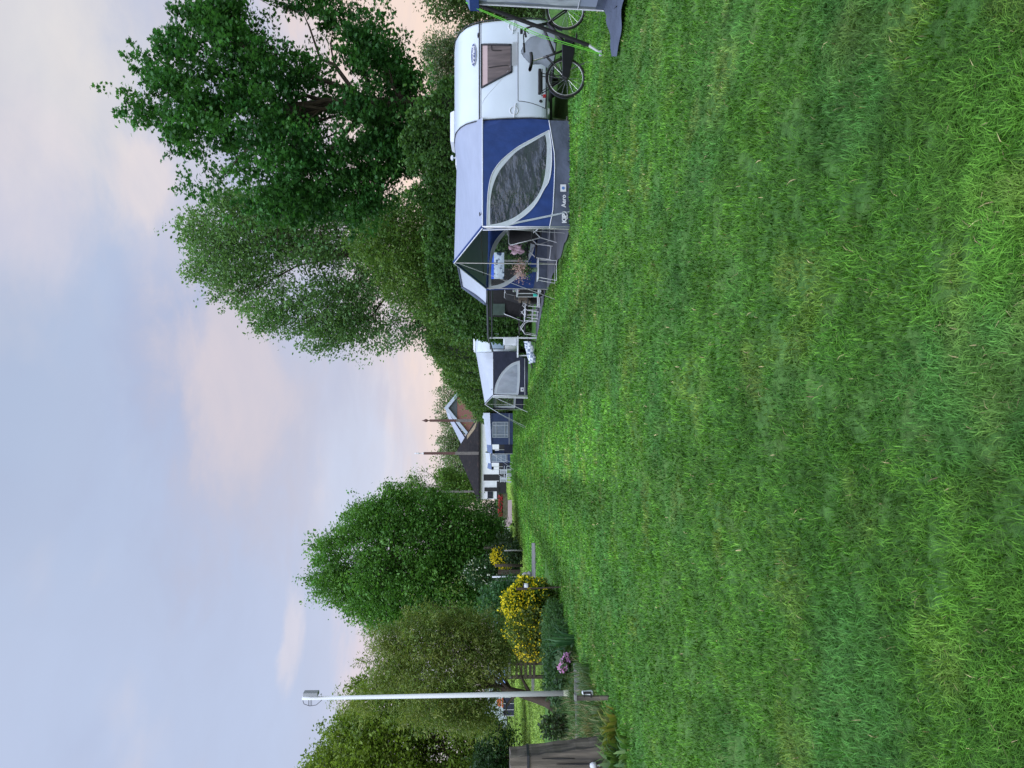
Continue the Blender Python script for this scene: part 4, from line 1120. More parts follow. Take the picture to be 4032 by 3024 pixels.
# kitchen unit, bag, bin, small wheel trolley
ku = thing('camping_kitchen', 'dark camping kitchen stand with shelves in the shade of the white canopy', 'kitchen unit', (3.1, 24.7, .03))
mb = MB(); mb.box((3.1, 24.7, .85), (.5, 1.0, .04)); mb.build('worktop', M['palegrey'], ku)
mb = MB(); mb.box((3.1, 24.7, .45), (.46, .96, .75)); mb.build('cloth_cupboard', M['blackcloth'], ku)
for s_ in (-1, 1):
    mb = MB(); mb.tube([(2.86, 24.7 + s_ * .48, .03), (2.86, 24.7 + s_ * .48, .83)], .014, 5); mb.build('leg', M['alu'], ku)
mb = MB(); mb.lathe([(.12, 0), (.13, .12), (.125, .13)], (3.05, 24.4, .872), 14); mb.tube([(3.05, 24.27, .98), (2.9, 24.2, .99)], .012, 5)
tag(mb.build('cooking_pot', M['steel'], None, smooth=True), 'steel cooking pot on the dark camping kitchen', 'pot')
mb = MB(); q = P(2055, 1172, 26.0); mb.box((q.x, 26.0, .57), (.34, .22, .40), .3, taper=.85); mb.tube([(q.x - .1, 26, .77), (q.x - .06, 26, .9), (q.x + .06, 26, .9), (q.x + .1, 26, .77)], .012, 5)
M['tan'] = mat('tan_cloth', (.16, .13, .10), .8, .2, 8, .3, 15)
tag(mb.build('shoulder_bag', M['tan'], None, bevel=.05), 'tan cloth bag standing among the dark chairs under the white canopy', 'bag')
mb = MB(); mb.box((q.x, 26.0, .19), (.42, .4, .34)); tag(mb.build('storage_box', M['black'], None, bevel=.03), 'black storage box under the tan cloth bag', 'box')
tr = thing('hand_trolley', 'small wheeled trolley behind the left corner of the nearest awning', 'trolley', (2.95, 24.0, 0))
q = P(2090, 1146, 23.9)
for s_ in (0, .45):
    mb = MB(); mb.ring((q.x, 23.9 + s_, .17), (.25, 1, 0), .12, .025, 24, 8); w_ = mb.build('wheel', M['black'], tr, smooth=True)
    mb = MB(); mb.ring((q.x, 23.9 + s_, .17), (.25, 1, 0), .035, .02, 12, 6); mb.build('hub', M['palegrey'], w_, smooth=True)
mb = MB(); mb.tube([(q.x, 23.9, .17), (q.x, 24.35, .17)], .012, 6); mb.box((q.x - .2, 24.1, .22), (.5, .4, .03)); mb.tube([(q.x + .1, 24.1, .2), (q.x + .25, 24.1, .9)], .014, 6); mb.build('frame', M['alu'], tr)
M['teal'] = mat('teal_plastic', (.03, .42, .33), .4, .05, 5)
mb = MB(); mb.lathe([(.045, 0), (.055, .12), (.05, .13)], (q.x - .1, 24.1, .236), 12); tag(mb.build('cup', M['teal'], None, smooth=True), 'turquoise plastic cup on the small wheeled trolley', 'cup')
# washing table, lounger with chequered towel
wt = thing('camp_table', 'white camping table beyond the white end post of the dark beam', 'table', (1.5, 31, 0))
mb = MB(); mb.box((1.5, 31, .64), (.85, .6, .05)); mb.build('tabletop', M['whitematt'], wt, bevel=.01)
for x in (1.15, 1.85):
    for y_ in (30.8, 31.2):
        mb = MB(); mb.tube([(x, y_, 0), (x, y_, .63)], .018, 6); mb.build('leg', M['whitematt'], wt)
mb = MB(); mb.box((1.72, 31, .95), (.34, .36, .55), taper=.92); tag(mb.build('water_tank', M['whitematt'], None, bevel=.06), 'white water tank standing on the white camping table', 'tank')
lo = thing('sun_lounger', 'low black sun lounger with a chequered towel on the grass by the dark beam', 'sun lounger', (1.15, 29.3, 0))
mb = MB(); mb.tube([(1.75, 29.0, .30), (1.05, 29.3, .26), (.62, 29.5, .12)], .016, 6); mb.tube([(1.75, 29.5, .30), (1.05, 29.8, .26), (.62, 30.0, .12)], .016, 6)
for x, y_ in ((1.7, 29.0), (1.1, 29.3), (1.7, 29.5), (1.1, 29.8)): mb.tube([(x, y_, .29), (x - .1, y_, .0)], .014, 5)
mb.build('frame', M['black'], lo)
mb = MB(); mb.grid([[(1.75, 29.0 + .5 * j, .31) , (1.05, 29.3 + .5 * j, .27), (.62, 29.5 + .5 * j, .13)] for j in (0, 1)]); mb.build('sling', M['blackcloth'], lo)
def checker(name, a, b, sc):
    m = mat(name, a, .8, .1, 6); t = m.node_tree; bs = t.nodes['Principled BSDF']; ck = t.nodes.new('ShaderNodeTexChecker'); ck.inputs['Scale'].default_value = sc
    ck.inputs[1].default_value = (*a, 1); ck.inputs[2].default_value = (*b, 1); tcn = t.nodes.new('ShaderNodeTexCoord'); t.links.new(tcn.outputs['Object'], ck.inputs[0]); t.links.new(ck.outputs[0], bs.inputs['Base Color']); return m
M['check'] = checker('chequered_towel', (.55, .60, .66), (.16, .20, .28), 9)
mb = MB(); rows = []
for i in range(9):
    t = i / 8; rows.append([(1.6 - .8 * t + .02 * math.sin(j + i), 28.98 + .36 * t + .5 * (j / 5) - .12, .44 - .22 * t + .04 * math.sin(i * 1.9 + j) - (.25 if j == 0 else 0)) for j in range(6)])
mb.grid(rows); tag(mb.build('towel', M['check'], None, smooth=True, solid=.01), 'grey and white chequered towel thrown over the low black lounger', 'towel')

# ---- further caravan and awning with dark sides
Z4 = lambda x, y: (1700 + x * .27125, 1250 + y * .27125)
prof3 = [(.12, .45), (.02, .6), (0, .9), (.05, 1.3), (.12, 1.7), (.25, 2.1), (.5, 2.35), (.9, 2.46), (1.3, 2.5)]
B3 = Body(1.50, 3.5, 36.3, 5.2, prof3)
c3 = thing('caravan', 'further white caravan with its pale end window partly hidden by hedge leaves', 'caravan', (2.5, 38, 0), 'caravans along the hedge')
B3.shell(M['white'], c3)
mb = MB(); rows = [[B3.px(1930 + 55 * i / 6, 1330 + 44 * j / 6, .012) for j in range(7)] for i in range(7)]; mb.grid(rows); M['palewin'] = mat('pale_window', (.25, .33, .42), .15, .1, 4, spec=.6)
w3 = mb.build('window', M['palewin'], c3, smooth=True)
mb = MB(); mb.tube([rows[0][j] for j in range(7)] + [r_[-1] for r_ in rows[1:]] + [rows[-1][j] for j in range(5, -1, -1)], .02, 5); mb.build('window_frame', M['trim'], w3)
mb = MB(); mb.grid([[B3.px(1988 + 45 * i / 6, 1325 + 50 * j / 6, .02 + .05 * math.sin(math.pi * j / 6)) for j in range(7)] for i in range(7)]); mb.build('locker_lid', M['whitematt'], c3, smooth=True)
mb = MB(); mb.box((2.2, 38.2, 2.55), (1.2, 1.6, .12), taper=.9); mb.build('roof_hatch', M['whitematt'], c3, bevel=.03)
mb = MB(); mb.box((2.0, 40.6, 2.58), (.7, .6, .16), taper=.9); mb.build('roof_hatch', M['palegrey'], c3, bevel=.03)
for x in (1.66, 3.34):
    mb = MB(); mb.ring((x, 38.8, .31), (1, 0, 0), .22, .09, 24, 8); w_ = mb.build('wheel', M['black'], c3, smooth=True)
mb = MB(); mb.box((2.5, 38.8, .42), (1.8, 4.6, .1)); mb.tube([(2.2, 36.6, .42), (2.5, 35.2, .42)], .04, 6); mb.tube([(2.8, 36.6, .42), (2.5, 35.2, .42)], .04, 6); mb.build('chassis', M['black'], c3)
N1, R1 = G(2079, 1557), G(2079, 1414)
a3 = thing('awning', 'further awning with near black sides, white roof and quarter round window', 'awning', (N1.x + .5, 38, 0), 'awnings along the hedge')
wp = [Z4(*q) for q in [(888, 1140), (1352, 1128), (1350, 600), (1262, 545), (1260, 490), (888, 490)]]
se = [Z4(*q) for q in [(1352, 1128), (1350, 850), (1350, 590)]]
skp = [Z4(*q) for q in [(1352, 1128), (1350, 590), (1392, 610), (1396, 1130)]]
wo3 = [Z4(*q) for q in [(1276, 628), (1170, 665), (1090, 725), (1020, 800), (965, 890), (925, 990), (908, 1112), (1255, 1122), (1276, 900)]]
wi3 = [Z4(*q) for q in [(1240, 680), (1165, 710), (1100, 765), (1040, 835), (990, 915), (955, 1010), (942, 1100), (1228, 1096), (1244, 890)]]
ev3 = P(1941, 1480, 36.2).z
rail3 = [(1.50, 36.36, ev3)] + [(B3.x0, B3.y(z), z) for z in (1.9, 2.1, 2.3, 2.4)] + [(B3.x0, 37.6, 2.49), (B3.x0, 38.9, 2.50)]
awning(a3, (N1.x, N1.y), (R1.x, R1.y), (-1.36, 41.6), (1.45, 41.6), ev3, (-1.0, 38.9), 2.06, rail3, wp, se, wo3, wi3, (0, 6, 7), (0, 6, 7),
       dict(wall=M['darknavy'], skirt=M['darknavy'], frame=M['whitecloth'], roof=M['whitecloth']), skp, pane='haze_film')
q = onplane(*Z4(1313, 1046), N1, R1) - Vector((0, .02, 0))
mb = MB(); mb.box(q, (.19, .01, .15)); lb = mb.build('label_patch', M['text'], a3)
mb = MB(); mb.prism([q + Vector(v) for v in ((-.05, -.008, -.04), (.05, -.008, -.04), (0, -.008, .045))], (0, -.003, 0)); M['purpleprint'] = mat('purple_print', (.10, .07, .2), .6, .1, 6); mb.build('emblem', M['purpleprint'], lb)
for p0, p1 in (((887, 1150), (1395, 1375)), ((985, 1400), (1355, 1610)), ((985, 1395), (1365, 1588)), ((770, 1262), (990, 1400))):
    a = P(*Z4(*p0), 38.0) if p0[0] != 887 else P(*Z4(*p0), 36.2)
    g_ = G(*Z4(*p1)) if p1[0] > 1000 else P(*Z4(*p1), 37.0)
    mb = MB(); mb.tube([a, g_], .012, 4); mb.build('guy_pole', M['whitematt'], a3)
for y_ in (1158, 1172): mb = MB(); mb.tube([G(*Z4(1402, y_)), P(*Z4(885, y_ - 12), G(*Z4(1402, y_)).y)], .02, 5); mb.build('guy_pole', M['whitematt'], a3)
mb = MB(); mb.box((.4, 40.9, .5), (.4, .5, 1.0)); tag(mb.build('camp_cupboard', M['black'], None, bevel=.03), 'dark cupboard inside the further near black awning', 'cupboard')

# ---- old style awning with grid window, and one more beyond it
def frame_tent(label, group, Ylist, wall, win, bands, roofpk, eavpx, Yn, depth_y, porch):
    root = thing('frame_awning', label, 'awning', (P(2000, sum(q[1] for q in wall) / len(wall), Yn).x, Yn, 0), group)
    A = P(2010, wall[0][1], Yn); Bq = P(2010, wall[2][1], Yn)
    x0, x1 = P(2010, max(q[1] for q in wall), Yn).x, P(2010, min(q[1] for q in wall), Yn).x
    ze = P(eavpx, 1650, Yn).z; zr = P(roofpk, 1650, Yn).z
    mb = MB(); mb.poly([(x0, Yn, .02), (x1, Yn, .02), (x1, Yn, ze), (x0, Yn, ze)]); wl = mb.build('side_wall', M['navy2'], root)
    mb = MB(); mb.poly([(x0, Yn + depth_y, .02), (x1, Yn + depth_y, .02), (x1, Yn + depth_y, ze), (x0, Yn + depth_y, ze)]); mb.build('far_wall', M['navy2'], root)
    a, b = P(win[0], win[2], Yn), P(win[1], win[3], Yn)
    mb = MB(); mb.box(((a.x + b.x) / 2, Yn - .01, (a.z + b.z) / 2), (abs(b.x - a.x), .012, abs(a.z - b.z))); wn = mb.build('window', M['haze_film2'], wl)
    mb = MB(); w_, h_ = abs(b.x - a.x), abs(a.z - b.z); xl, zb = min(a.x, b.x), min(a.z, b.z)
    for i in bands[0]: mb.box((xl + w_ * i, Yn - .025, zb + h_ / 2), (.05, .02, h_ + .05))
    for i in bands[1]: mb.box((xl + w_ / 2, Yn - .03, zb + h_ * i), (w_ + .05, .02, .05))
    mb.build('window_bars', M['whitecloth'], wn)
    mb = MB(); mb.box(((x0 + x1) / 2, Yn - .015, .35), (x1 - x0, .01, .03)); mb.build('seam', M['pipe'], wl)
    # roof: low slope up to the caravan, valance with a notched edge
    mb = MB(); mb.grid([[(x0 - .06, Yn - .03, ze), (x1 + .03, Yn - .03, ze + .1)], [(x0 - .06, Yn + .7, ze + .38), (x1, Yn + .7, zr)], [(x0 - .06, Yn + depth_y / 2, ze + .42), (x1, Yn + depth_y / 2, zr + .05)], [(x0 - .06, Yn + depth_y + .03, ze), (x1 + .03, Yn + depth_y + .03, ze + .1)]]); mb.build('roof', M['whitecloth'], root)
    mb = MB(); n_ = 15
    for i in range(n_):
        mb.box((x0 + (x1 - x0) * (i + .5) / n_, Yn - .035, ze - .04), ((x1 - x0) / n_ * .55, .012, .09))
    mb.build('valance', M['navy2'], root)
    # porch out to the left
    px0 = x0 - porch
    mb = MB(); mb.grid([[(x0, Yn + .3, ze - .05), (px0, Yn + .3, ze - .1)], [(x0, Yn + depth_y / 2, zr - .25), (px0, Yn + depth_y / 2, ze + .35)], [(x0, Yn + depth_y - .3, ze - .05), (px0, Yn + depth_y - .3, ze - .1)]]); mb.build('porch_roof', M['bluegrey'], root)
    mb = MB(); mb.poly([(px0, Yn + .3, ze - .1), (px0, Yn + depth_y / 2, ze + .35), (px0, Yn + depth_y - .3, ze - .1), (px0, Yn + depth_y - .3, ze - .3), (px0, Yn + .3, ze - .3)]); mb.build('porch_fringe', M['navy2'], root)
    mb = MB(); mb.poly([(x0 + .02, Yn + .05, .02), (x0 + .02, Yn + depth_y, .02), (x0 + .02, Yn + depth_y, ze), (x0 + .02, Yn + .05, ze)]); mb.build('front_wall', M['darknavy'], root)
    for y_ in (Yn + .3, Yn + depth_y - .3):
        mb = MB(); mb.tube([(px0, y_, 0), (px0, y_, ze - .1)], .025, 5); mb.build('pole', M['alu'], root)
    mb = MB(); mb.poly([(px0, Yn + .28, .05), (x0, Yn + .28, .05), (x0, Yn + .28, .75), (px0, Yn + .28, .75)]); mb.build('windbreak', M['darknavy'], root)
    for q in (0, .5): mb = MB(); mb.tube([(px0, Yn + .3, ze - .1), (px0 - 1.2 + q, Yn - .8, 0.02)], .012, 4); mb.build('guy_rope', M['rope'], root)
    return root
M['navy2'] = mat('faded_navy_cloth', (.035, .055, .13), .75, .15, 4, .4, 6)
M['bluegrey'] = mat('blue_grey_cloth', (.09, .13, .23), .75, .12, 4)
M['haze_film2'] = film_mat('striped_film', (.20, .25, .33), .9, .9, 4, (1, 1, .3))
frame_tent('square awning with a white barred window and notched valance, nearest of two before the barn', 'square awnings before the barn', None, [(1932, 1750), (1932, 1627), (2020, 1627)], (1940, 2000, 1722, 1662),
           ((0, .17, .78, 1.0), (0, .2, .78, 1.0)), 1903, 1934, 63.5, 4.6, .8)
frame_tent('square awning with a dark striped window, farther of two before the barn', 'square awnings before the barn', None, [(1932, 1822), (1932, 1785), (2005, 1785)], (1935, 1992, 1818, 1791),
           ((0, 1.0), (0, .33, .66, 1.0)), 1912, 1932, 74, 3.2, .7)
c5 = thing('caravan', 'pale caravan end beside the square barred awning in the distance', 'caravan', (P(2000, 1600, 66).x, 66, 0), 'caravans along the hedge')
B5 = Body(P(2000, 1650, 65).x, P(2000, 1575, 65).x, 65, 4.5, [(.1, .4), (0, .6), (.05, 1.4), (.2, 2.1), (.6, 2.5), (1.2, 2.6)])
B5.shell(M['white'], c5)
mb = MB(); mb.box(((B5.x0 + B5.x1) / 2, 64.98, 1.45), (1.1, .05, .5)); mb.build('window', M['glass'], c5)
mb = MB(); mb.ring((B5.x0 + .1, 67, .3), (1, 0, 0), .22, .09, 16, 6); mb.build('wheel', M['black'], c5)

# ---- e-bike in front of the nearest caravan
YB = 13.4
bk = thing('bicycle', 'black electric bicycle with a chain case parked before the nearest white caravan', 'bicycle', (5.9, YB, 0))
xr, xf, zc_, rw = 5.35, 6.53, .345, .318
for nm, x in (('wheel', xr), ('wheel', xf)):
    mb = MB(); mb.ring((x, YB, zc_), (0, 1, 0), rw + .008, .019, 48, 8); w_ = mb.build('wheel', M['black'], bk, smooth=True)
    mb = MB(); mb.ring((x, YB, zc_), (0, 1, 0), rw - .018, .010, 48, 6); mb.build('rim', M['steel'], w_, smooth=True)
    mb = MB()
    for i in range(18):
        a_ = i * math.pi / 9 + .1; mb.tube([(x + .03 * math.cos(a_ + .6), YB + (.03 if i % 2 else -.03), zc_ + .03 * math.sin(a_ + .6)), (x + (rw - .02) * math.cos(a_), YB, zc_ + (rw - .02) * math.sin(a_))], .0022, 4, cap=False)
    mb.build('spokes', M['steel'], w_)
    mb = MB(); mb.tube([(x, YB - .05, zc_), (x, YB + .05, zc_)], .05 if x == xr else .03, 12); mb.build('hub', M['black'], w_, smooth=True)
bb = Vector((5.86, YB, .30)); hd0, hd1 = Vector((6.30, YB, .66)), Vector((6.25, YB, .92)); st0 = Vector((5.70, YB, .74))
mb = MB(); mb.tube([bb, st0], .022, 8); mb.tube([bb + Vector((.05, 0, .03)), hd0], .038, 8); mb.tube([bb.lerp(st0, .55), hd0 + Vector((-.03, 0, .1))], .024, 8); mb.tube([hd0, hd1], .026, 8)
for s_ in (-.05, .05):
    mb.tube([bb + Vector((0, s_, 0)), (xr, YB + s_, zc_)], .013, 6); mb.tube([st0 + Vector((.03, s_ * .6, -.05)), (xr, YB + s_, zc_)], .011, 6)
mb.build('frame', M['blackgloss'], bk, smooth=True)
mb = MB()
for s_ in (-.05, .05): mb.tube([hd0 + Vector((0, s_ * .8, 0)), (6.42, YB + s_, .5), (xf, YB + s_, zc_)], .014, 6)
mb.build('fork', M['blackgloss'], bk, smooth=True)
mb = MB(); mb.tube([hd1, (6.21, YB, 1.04)], .016, 6); mb.tube([(6.21, YB, 1.04), (6.12, YB - .12, 1.08), (6.0, YB - .27, 1.06)], .013, 6); mb.tube([(6.21, YB, 1.04), (6.15, YB + .14, 1.08), (6.02, YB + .3, 1.06)], .013, 6); mb.build('handlebar', M['black'], bk, smooth=True)
mb = MB(); mb.tube([(6.06, YB - .2, 1.07), (5.93, YB - .3, 1.055)], .019, 8); mb.tube([(6.06, YB + .24, 1.07), (5.93, YB + .33, 1.055)], .019, 8); mb.tube([(6.1, YB - .16, 1.06), (6.0, YB - .26, 1.0)], .007, 5); mb.build('grips', M['black'], bk, smooth=True)
mb = MB(); mb.box((6.16, YB, 1.12), (.07, .09, .05)); mb.build('display', M['blackgloss'], bk, bevel=.01)
mb = MB(); mb.tube([st0, (5.64, YB, .93)], .014, 6); mb.build('seatpost', M['steel'], bk)
mb = MB(); rows = []
for i in range(9):
    t = i / 8; w_ = .09 * (1 - t) ** .7 + .025; rows.append([(5.50 + .29 * t, YB + w_ * math.cos(a_), .955 + .03 * math.sin(a_) + .015 * (1 - t) - .02 * math.sin(math.pi * t)) for a_ in [2 * math.pi * k / 10 for k in range(11)]])
mb.grid(rows); mb.build('saddle', M['black'], bk, smooth=True)
mb = MB(); mb.box((5.28, YB, .80), (.42, .13, .055)); mb.build('carrier_battery', M['black'], bk, bevel=.015)
mb = MB()
for s_ in (-.06, .06): mb.tube([(5.48, YB + s_, .76), (5.05, YB + s_, .76), (5.08, YB + s_, .72)], .008, 5); mb.tube([(5.1, YB + s_, .76), (xr, YB + s_, zc_)], .008, 5); mb.tube([(5.4, YB + s_, .76), (xr, YB + s_, zc_)], .008, 5)
mb.build('carrier', M['black'], bk)
mb = MB(); prof = [(xr - .05, .33), (xr, .42), (xr + .15, .41), (bb.x + .02, .42), (bb.x + .16, .36), (bb.x + .18, .28), (bb.x + .1, .2), (bb.x - .1, .2), (xr + .1, .27), (xr, .28)]; mb.prism([(a, YB - .09, b) for a, b in prof], (0, .05, 0)); mb.build('chain_case', M['blackgloss'], bk, bevel=.012)
for x in (xr, xf):
    mb = MB(); rows = []
    a0, a1 = (math.radians(-25), math.radians(185)) if x == xr else (math.radians(10), math.radians(215))
    for i in range(19):
        a_ = a0 + (a1 - a0) * i / 18; a_ = math.pi - a_ if x == xr else math.pi - a_
        rows.append([(x + (rw + .045 - abs(s_) * .15) * math.cos(a_), YB + s_, zc_ + (rw + .045 - abs(s_) * .15) * math.sin(a_)) for s_ in (-.03, 0, .03)])
    mb.grid(rows); mb.build('mudguard', M['blackgloss'], bk, smooth=True)
mb = MB(); mb.tube([bb + Vector((0, -.1, 0)), bb + Vector((.12, -.11, -.12))], .012, 6); mb.tube([bb + Vector((0, .1, 0)), bb + Vector((-.12, .11, .12))], .012, 6); mb.box(bb + Vector((.13, -.16, -.125)), (.1, .09, .025)); mb.box(bb + Vector((-.13, .16, .125)), (.1, .09, .025)); mb.build('cranks', M['black'], bk)
mb = MB(); mb.tube([(5.45, YB - .06, .32), (5.54, YB - .2, .02)], .008, 5); mb.build('kickstand', M['trim'], bk)
mb = MB(); mb.box((5.03, YB, .72), (.03, .09, .05)); M['redlens'] = mat('red_lens', (.3, .01, .01), .3, .05, 5); mb.build('rear_lamp', M['redlens'], bk)

# ---- grey tent at the right edge, its skirt, strut and lime cords
M['foil'] = mat('crinkled_foil_window', (.42, .45, .48), .3, .25, 5, 1.0, 9, spec=.6, stretch=(1, 1, .5), col2=(.16, .18, .2), c2lo=.5, c2hi=.62)
tn = thing('grey_tent', 'pale grey tent with a crinkled window cut off by the right edge of the picture', 'tent', (6.6, 9.4, 0))
cx0, cy1 = G(2388, 40).x, G(2388, 40).y
tl_ = P(1850, 12, cy1)
def tw(u, z, off=0.0): return (cx0 - off + (tl_.x - cx0) * z / tl_.z, cy1 - u, z)
mb = MB(); mb.poly([tw(0, .02), tw(2.6, .02), tw(2.6, tl_.z), tw(0, tl_.z)]); mb.poly([tw(0, .02), tw(0, tl_.z), (8.3, cy1, tl_.z), (8.3, cy1, .02)]); mb.build('wall', M['lightcloth'], tn)
mb = MB(); mb.poly([tw(-.004, .02, .004), tw(.075, .02, .004), tw(.075, tl_.z, .004), tw(-.004, tl_.z, .004)]); mb.build('edge_band', M['midgrey'], tn)
mb = MB(); mb.grid([[tw(.10 + .25 * i, .42 + 1.28 * j / 8, .008 + .01 * math.sin(i * 2 + j)) for j in range(9)] for i in range(8)]); mb.build('window', M['foil'], tn, smooth=True)
mb = MB(); mb.poly([tw(-.004, .02, .006), tw(2.6, .02, .006), tw(2.6, .16, .006), tw(-.004, .16, .006)]); mb.build('base_band', M['greycloth'], tn)
mb = MB(); mb.grid([[tw(-.1, tl_.z, .06), tw(2.6, tl_.z, .06)], [(6.8, cy1 + .1, 2.55), (6.8, cy1 - 2.6, 2.55)], [(8.35, cy1 + .1, 1.95), (8.35, cy1 - 2.6, 1.95)]]); mb.build('roof', M['bluegrey'], tn)
mb = MB(); mb.poly([tw(-.1, tl_.z, .062), tw(2.6, tl_.z, .062), tw(2.6, tl_.z - .13, .062), tw(-.1, tl_.z - .13, .062)]); mb.build('valance', M['navy'], tn)
mb = MB()
for z0, z1 in ((.41, .42),): mb.tube([tw(0, z0, .01), tw(2.6, z0, .01)], .006, 4)
mb.tube([tw(.0, .02, .008), tw(.0, tl_.z, .008)], .012, 5); mb.build('piping', M['pipe'], tn)
sk = MB(); rows = []
e0 = [G(2405, 62), G(2423, 140), G(2432, 222)]; e1 = [G(2480, -10), G(2462, 110), G(2441, 222)]; e2 = [G(2478, -60), G(2478, -40), G(2478, -20)]
for i in range(11):
    t = i / 10; a = e0[0].lerp(e0[1], t * 2) if t < .5 else e0[1].lerp(e0[2], t * 2 - 1); b = e1[0].lerp(e1[1], t * 2) if t < .5 else e1[1].lerp(e1[2], t * 2 - 1)
    rows.append([a.lerp(b, j / 8) + Vector((0, 0, .06 + .022 * math.sin(j * 2.3 + i * .9) * (1 - t) + .02 * math.sin(j * 1.1 + i * .2))) for j in range(9)])
sk.grid(rows); sk.poly([(cx0, cy1, .04), G(2405, 62) + Vector((0, 0, .06)), G(2482, -10) + Vector((0, 0, .06)), (cx0, cy1 - 2.2, .04)]); sk.build('skirt', M['greycloth'], tn, smooth=True)
pt_, pg = P(1832, 8, 10.9), G(2373, 210)
gp = thing('guy_strut', 'black storm strut with lime green cords slanting from the grey tent down to the lawn', 'strut', pg)
dv = (pt_ - pg)
sa, sb = P(1858, 8, 10.98), P(2318, 178, 11.25)
mb = MB(); mb.tube([sa, sb], .028, 8); mb.build('strut', M['black'], gp)
mb = MB(); mb.tube([pg + Vector((0, 0, .02)), sb], [.016, .022], 8); mb.build('spring', M['alu'], gp)
mb = MB(); mb.box(pg + Vector((0, 0, .025)), (.06, .06, .05)); mb.build('peg_cap', M['whitematt'], gp)
for o1 in (0, 9):
    mb = MB(); mb.tube([P(1834, 8 + o1 * .3, 10.9), P(1888, 35 + o1 * .5, 10.92), P(2134, 139 + o1, 11.05), P(2372, 212 + o1 * .4, 11.22)], .0055 if o1 == 0 else .004, 5); mb.build('cord', M['lime'], gp)
tv = thing('television_aerial', 'thin pole aerial standing against the sky behind the nearest caravan roof', 'aerial', (P(1860, 130, 30).x, 30, 0))
q = P(1790, 127, 30); mb = MB(); mb.tube([(q.x, 30, 0), (q.x, 30, q.z)], .018, 5); mb.build('mast', M['steel'], tv)
mb = MB(); mb.tube([(q.x - .12, 30, q.z - .02), (q.x + .05, 30, q.z - .02)], .014, 4); mb.tube([(q.x - .12, 30, q.z - .1), (q.x - .12, 30, q.z + .06)], .01, 4); mb.build('crossbar', M['steel'], tv)
# ------------------------------------------------------------------ garden side: lamp post, posts, bushes, flowers
Z7 = lambda x, y: (1800 + x * .31646, 2200 + y * .31646)
Z8 = lambda x, y: (1800 + x * .31646, 2500 + y * .31646)
M['lamppaint'] = mat('lamp_post_paint', (.62, .65, .66), .45, .05, 2, .02, 4, stretch=(1, 1, .2), col2=(.50, .53, .52), c2lo=.55, c2hi=.75)
M['algae'] = mat('lamp_post_foot', (.36, .38, .28), .7, .2, 6)
lp0 = G(2262, 2729); lpt = P(1190, 2750, lp0.y)
lp = thing('lamp_post', 'tall slim white lamp post with a grey box lantern at the top, beside the lawn', 'lamp post', lp0)
mb = MB(); mb.tube([lp0, lp0 + (lpt - lp0) * .02], [.062, .062], 14); mb.tube([lp0 + (lpt - lp0) * .015, lp0 + (lpt - lp0) * .35, lpt], [.055, .048, .034], 14); mb.build('pole', M['lamppaint'], lp, smooth=True)
mb = MB(); mb.lathe([(.064, 0), (.064, .1), (.056, .22)], lp0, 14); mb.build('foot', M['algae'], lp, smooth=True)
mb = MB(); c = P(1225, 2736, lp0.y); mb.box((c.x + .03, c.y, c.z), (.07, .16, .29)); mb.build('lantern', mat('lamp_grey', (.28, .30, .33), .5, .06, 6), lp, bevel=.01)
mb = MB(); mb.tube([P(1262, 2740, lp0.y), P(1266, 2732, lp0.y)], .012, 5); mb.tube([(lpt.x, lpt.y, lpt.z - .12), (c.x, c.y, lpt.z - .12)], .015, 5); mb.build('bracket', M['steel'], lp)
mb = MB(); mb.tube([P(1190, 2752, lp0.y), P(1197, 2772, lp0.y), P(1220, 2780, lp0.y), P(1245, 2776, lp0.y), P(1268, 2756, lp0.y)], .006, 5)
for a in (1215, 1221, 1227): mb.tube([P(a, 2754, lp0.y), P(a, 2779, lp0.y)], .005, 4)
mb.build('wire_loop', M['trim'], lp)

# short stake carrying a small white flood lamp
sk0 = G(2397, 2748)
sk = thing('wooden_stake', 'short grey wooden stake in front of the white lamp post', 'stake', sk0)
top = P(2267, 2748, sk0.y)
mb = MB(); mb.box(((sk0.x + top.x) / 2, sk0.y, top.z / 2), (.055, .06, top.z), .1); mb.build('stake', M['wood'], sk, bevel=.006)
mb = MB(); mb.box((top.x + .01, sk0.y, top.z + .005), (.075, .075, .03)); mb.build('cap', M['greywood'], sk)
fl = thing('garden_spotlight', 'small white and black spotlight fixed to the short grey stake', 'lamp', P(2315, 2730, sk0.y))
q = P(2312, 2729, sk0.y)
mb = MB(); mb.box((q.x + .01, q.y - .01, q.z), (.06, .12, .15), .25, taper=.75); mb.build('housing', M['whitematt'], fl, bevel=.015)
mb = MB(); mb.box((q.x + .035, q.y - .075, q.z + .01), (.03, .02, .11), .2); mb.box((q.x - .005, q.y - .075, q.z - .045), (.05, .02, .02), .2); mb.box((q.x - .005, q.y - .075, q.z + .05), (.045, .02, .012), .2); mb.build('visor', M['black'], fl)

# massive weathered post with an iron band
bp0 = G(2400, 2962); bt = P(2008, 2972, bp0.y)
po = thing('wooden_post', 'thick weathered wooden post with a dark iron band at the lower left', 'post', bp0)
xl, xr_ = P(2380, 2996, bp0.y).x, P(2380, 2914, bp0.y).x
w_ = xr_ - xl; cx = (xl + xr_) / 2
mb = MB(); rows = []
for i in range(15):
    t = i / 14; z = -.02 + t * (bt.z + .02); k = 1 - .05 * t
    rows.append([(cx - .15 * t + (w_ / 2 + .006 * math.sin(i * 1.9 + j)) * k * sx, bp0.y + .17 * k * sy, z + (.012 * math.sin(j * 2.2) if i == 14 else 0)) for j, (sx, sy) in enumerate(((-1, -1), (-.55, -1.03), (0, -.98), (.5, -1.03), (1, -1), (1.02, 0), (1, 1), (0, 1), (-1, 1), (-1.02, 0), (-1, -1)))])
mb.grid(rows); mb.poly(rows[-1][:-1]); mb.build('post', M['wood'], po)
zb = P(2078, 2970, bp0.y).z
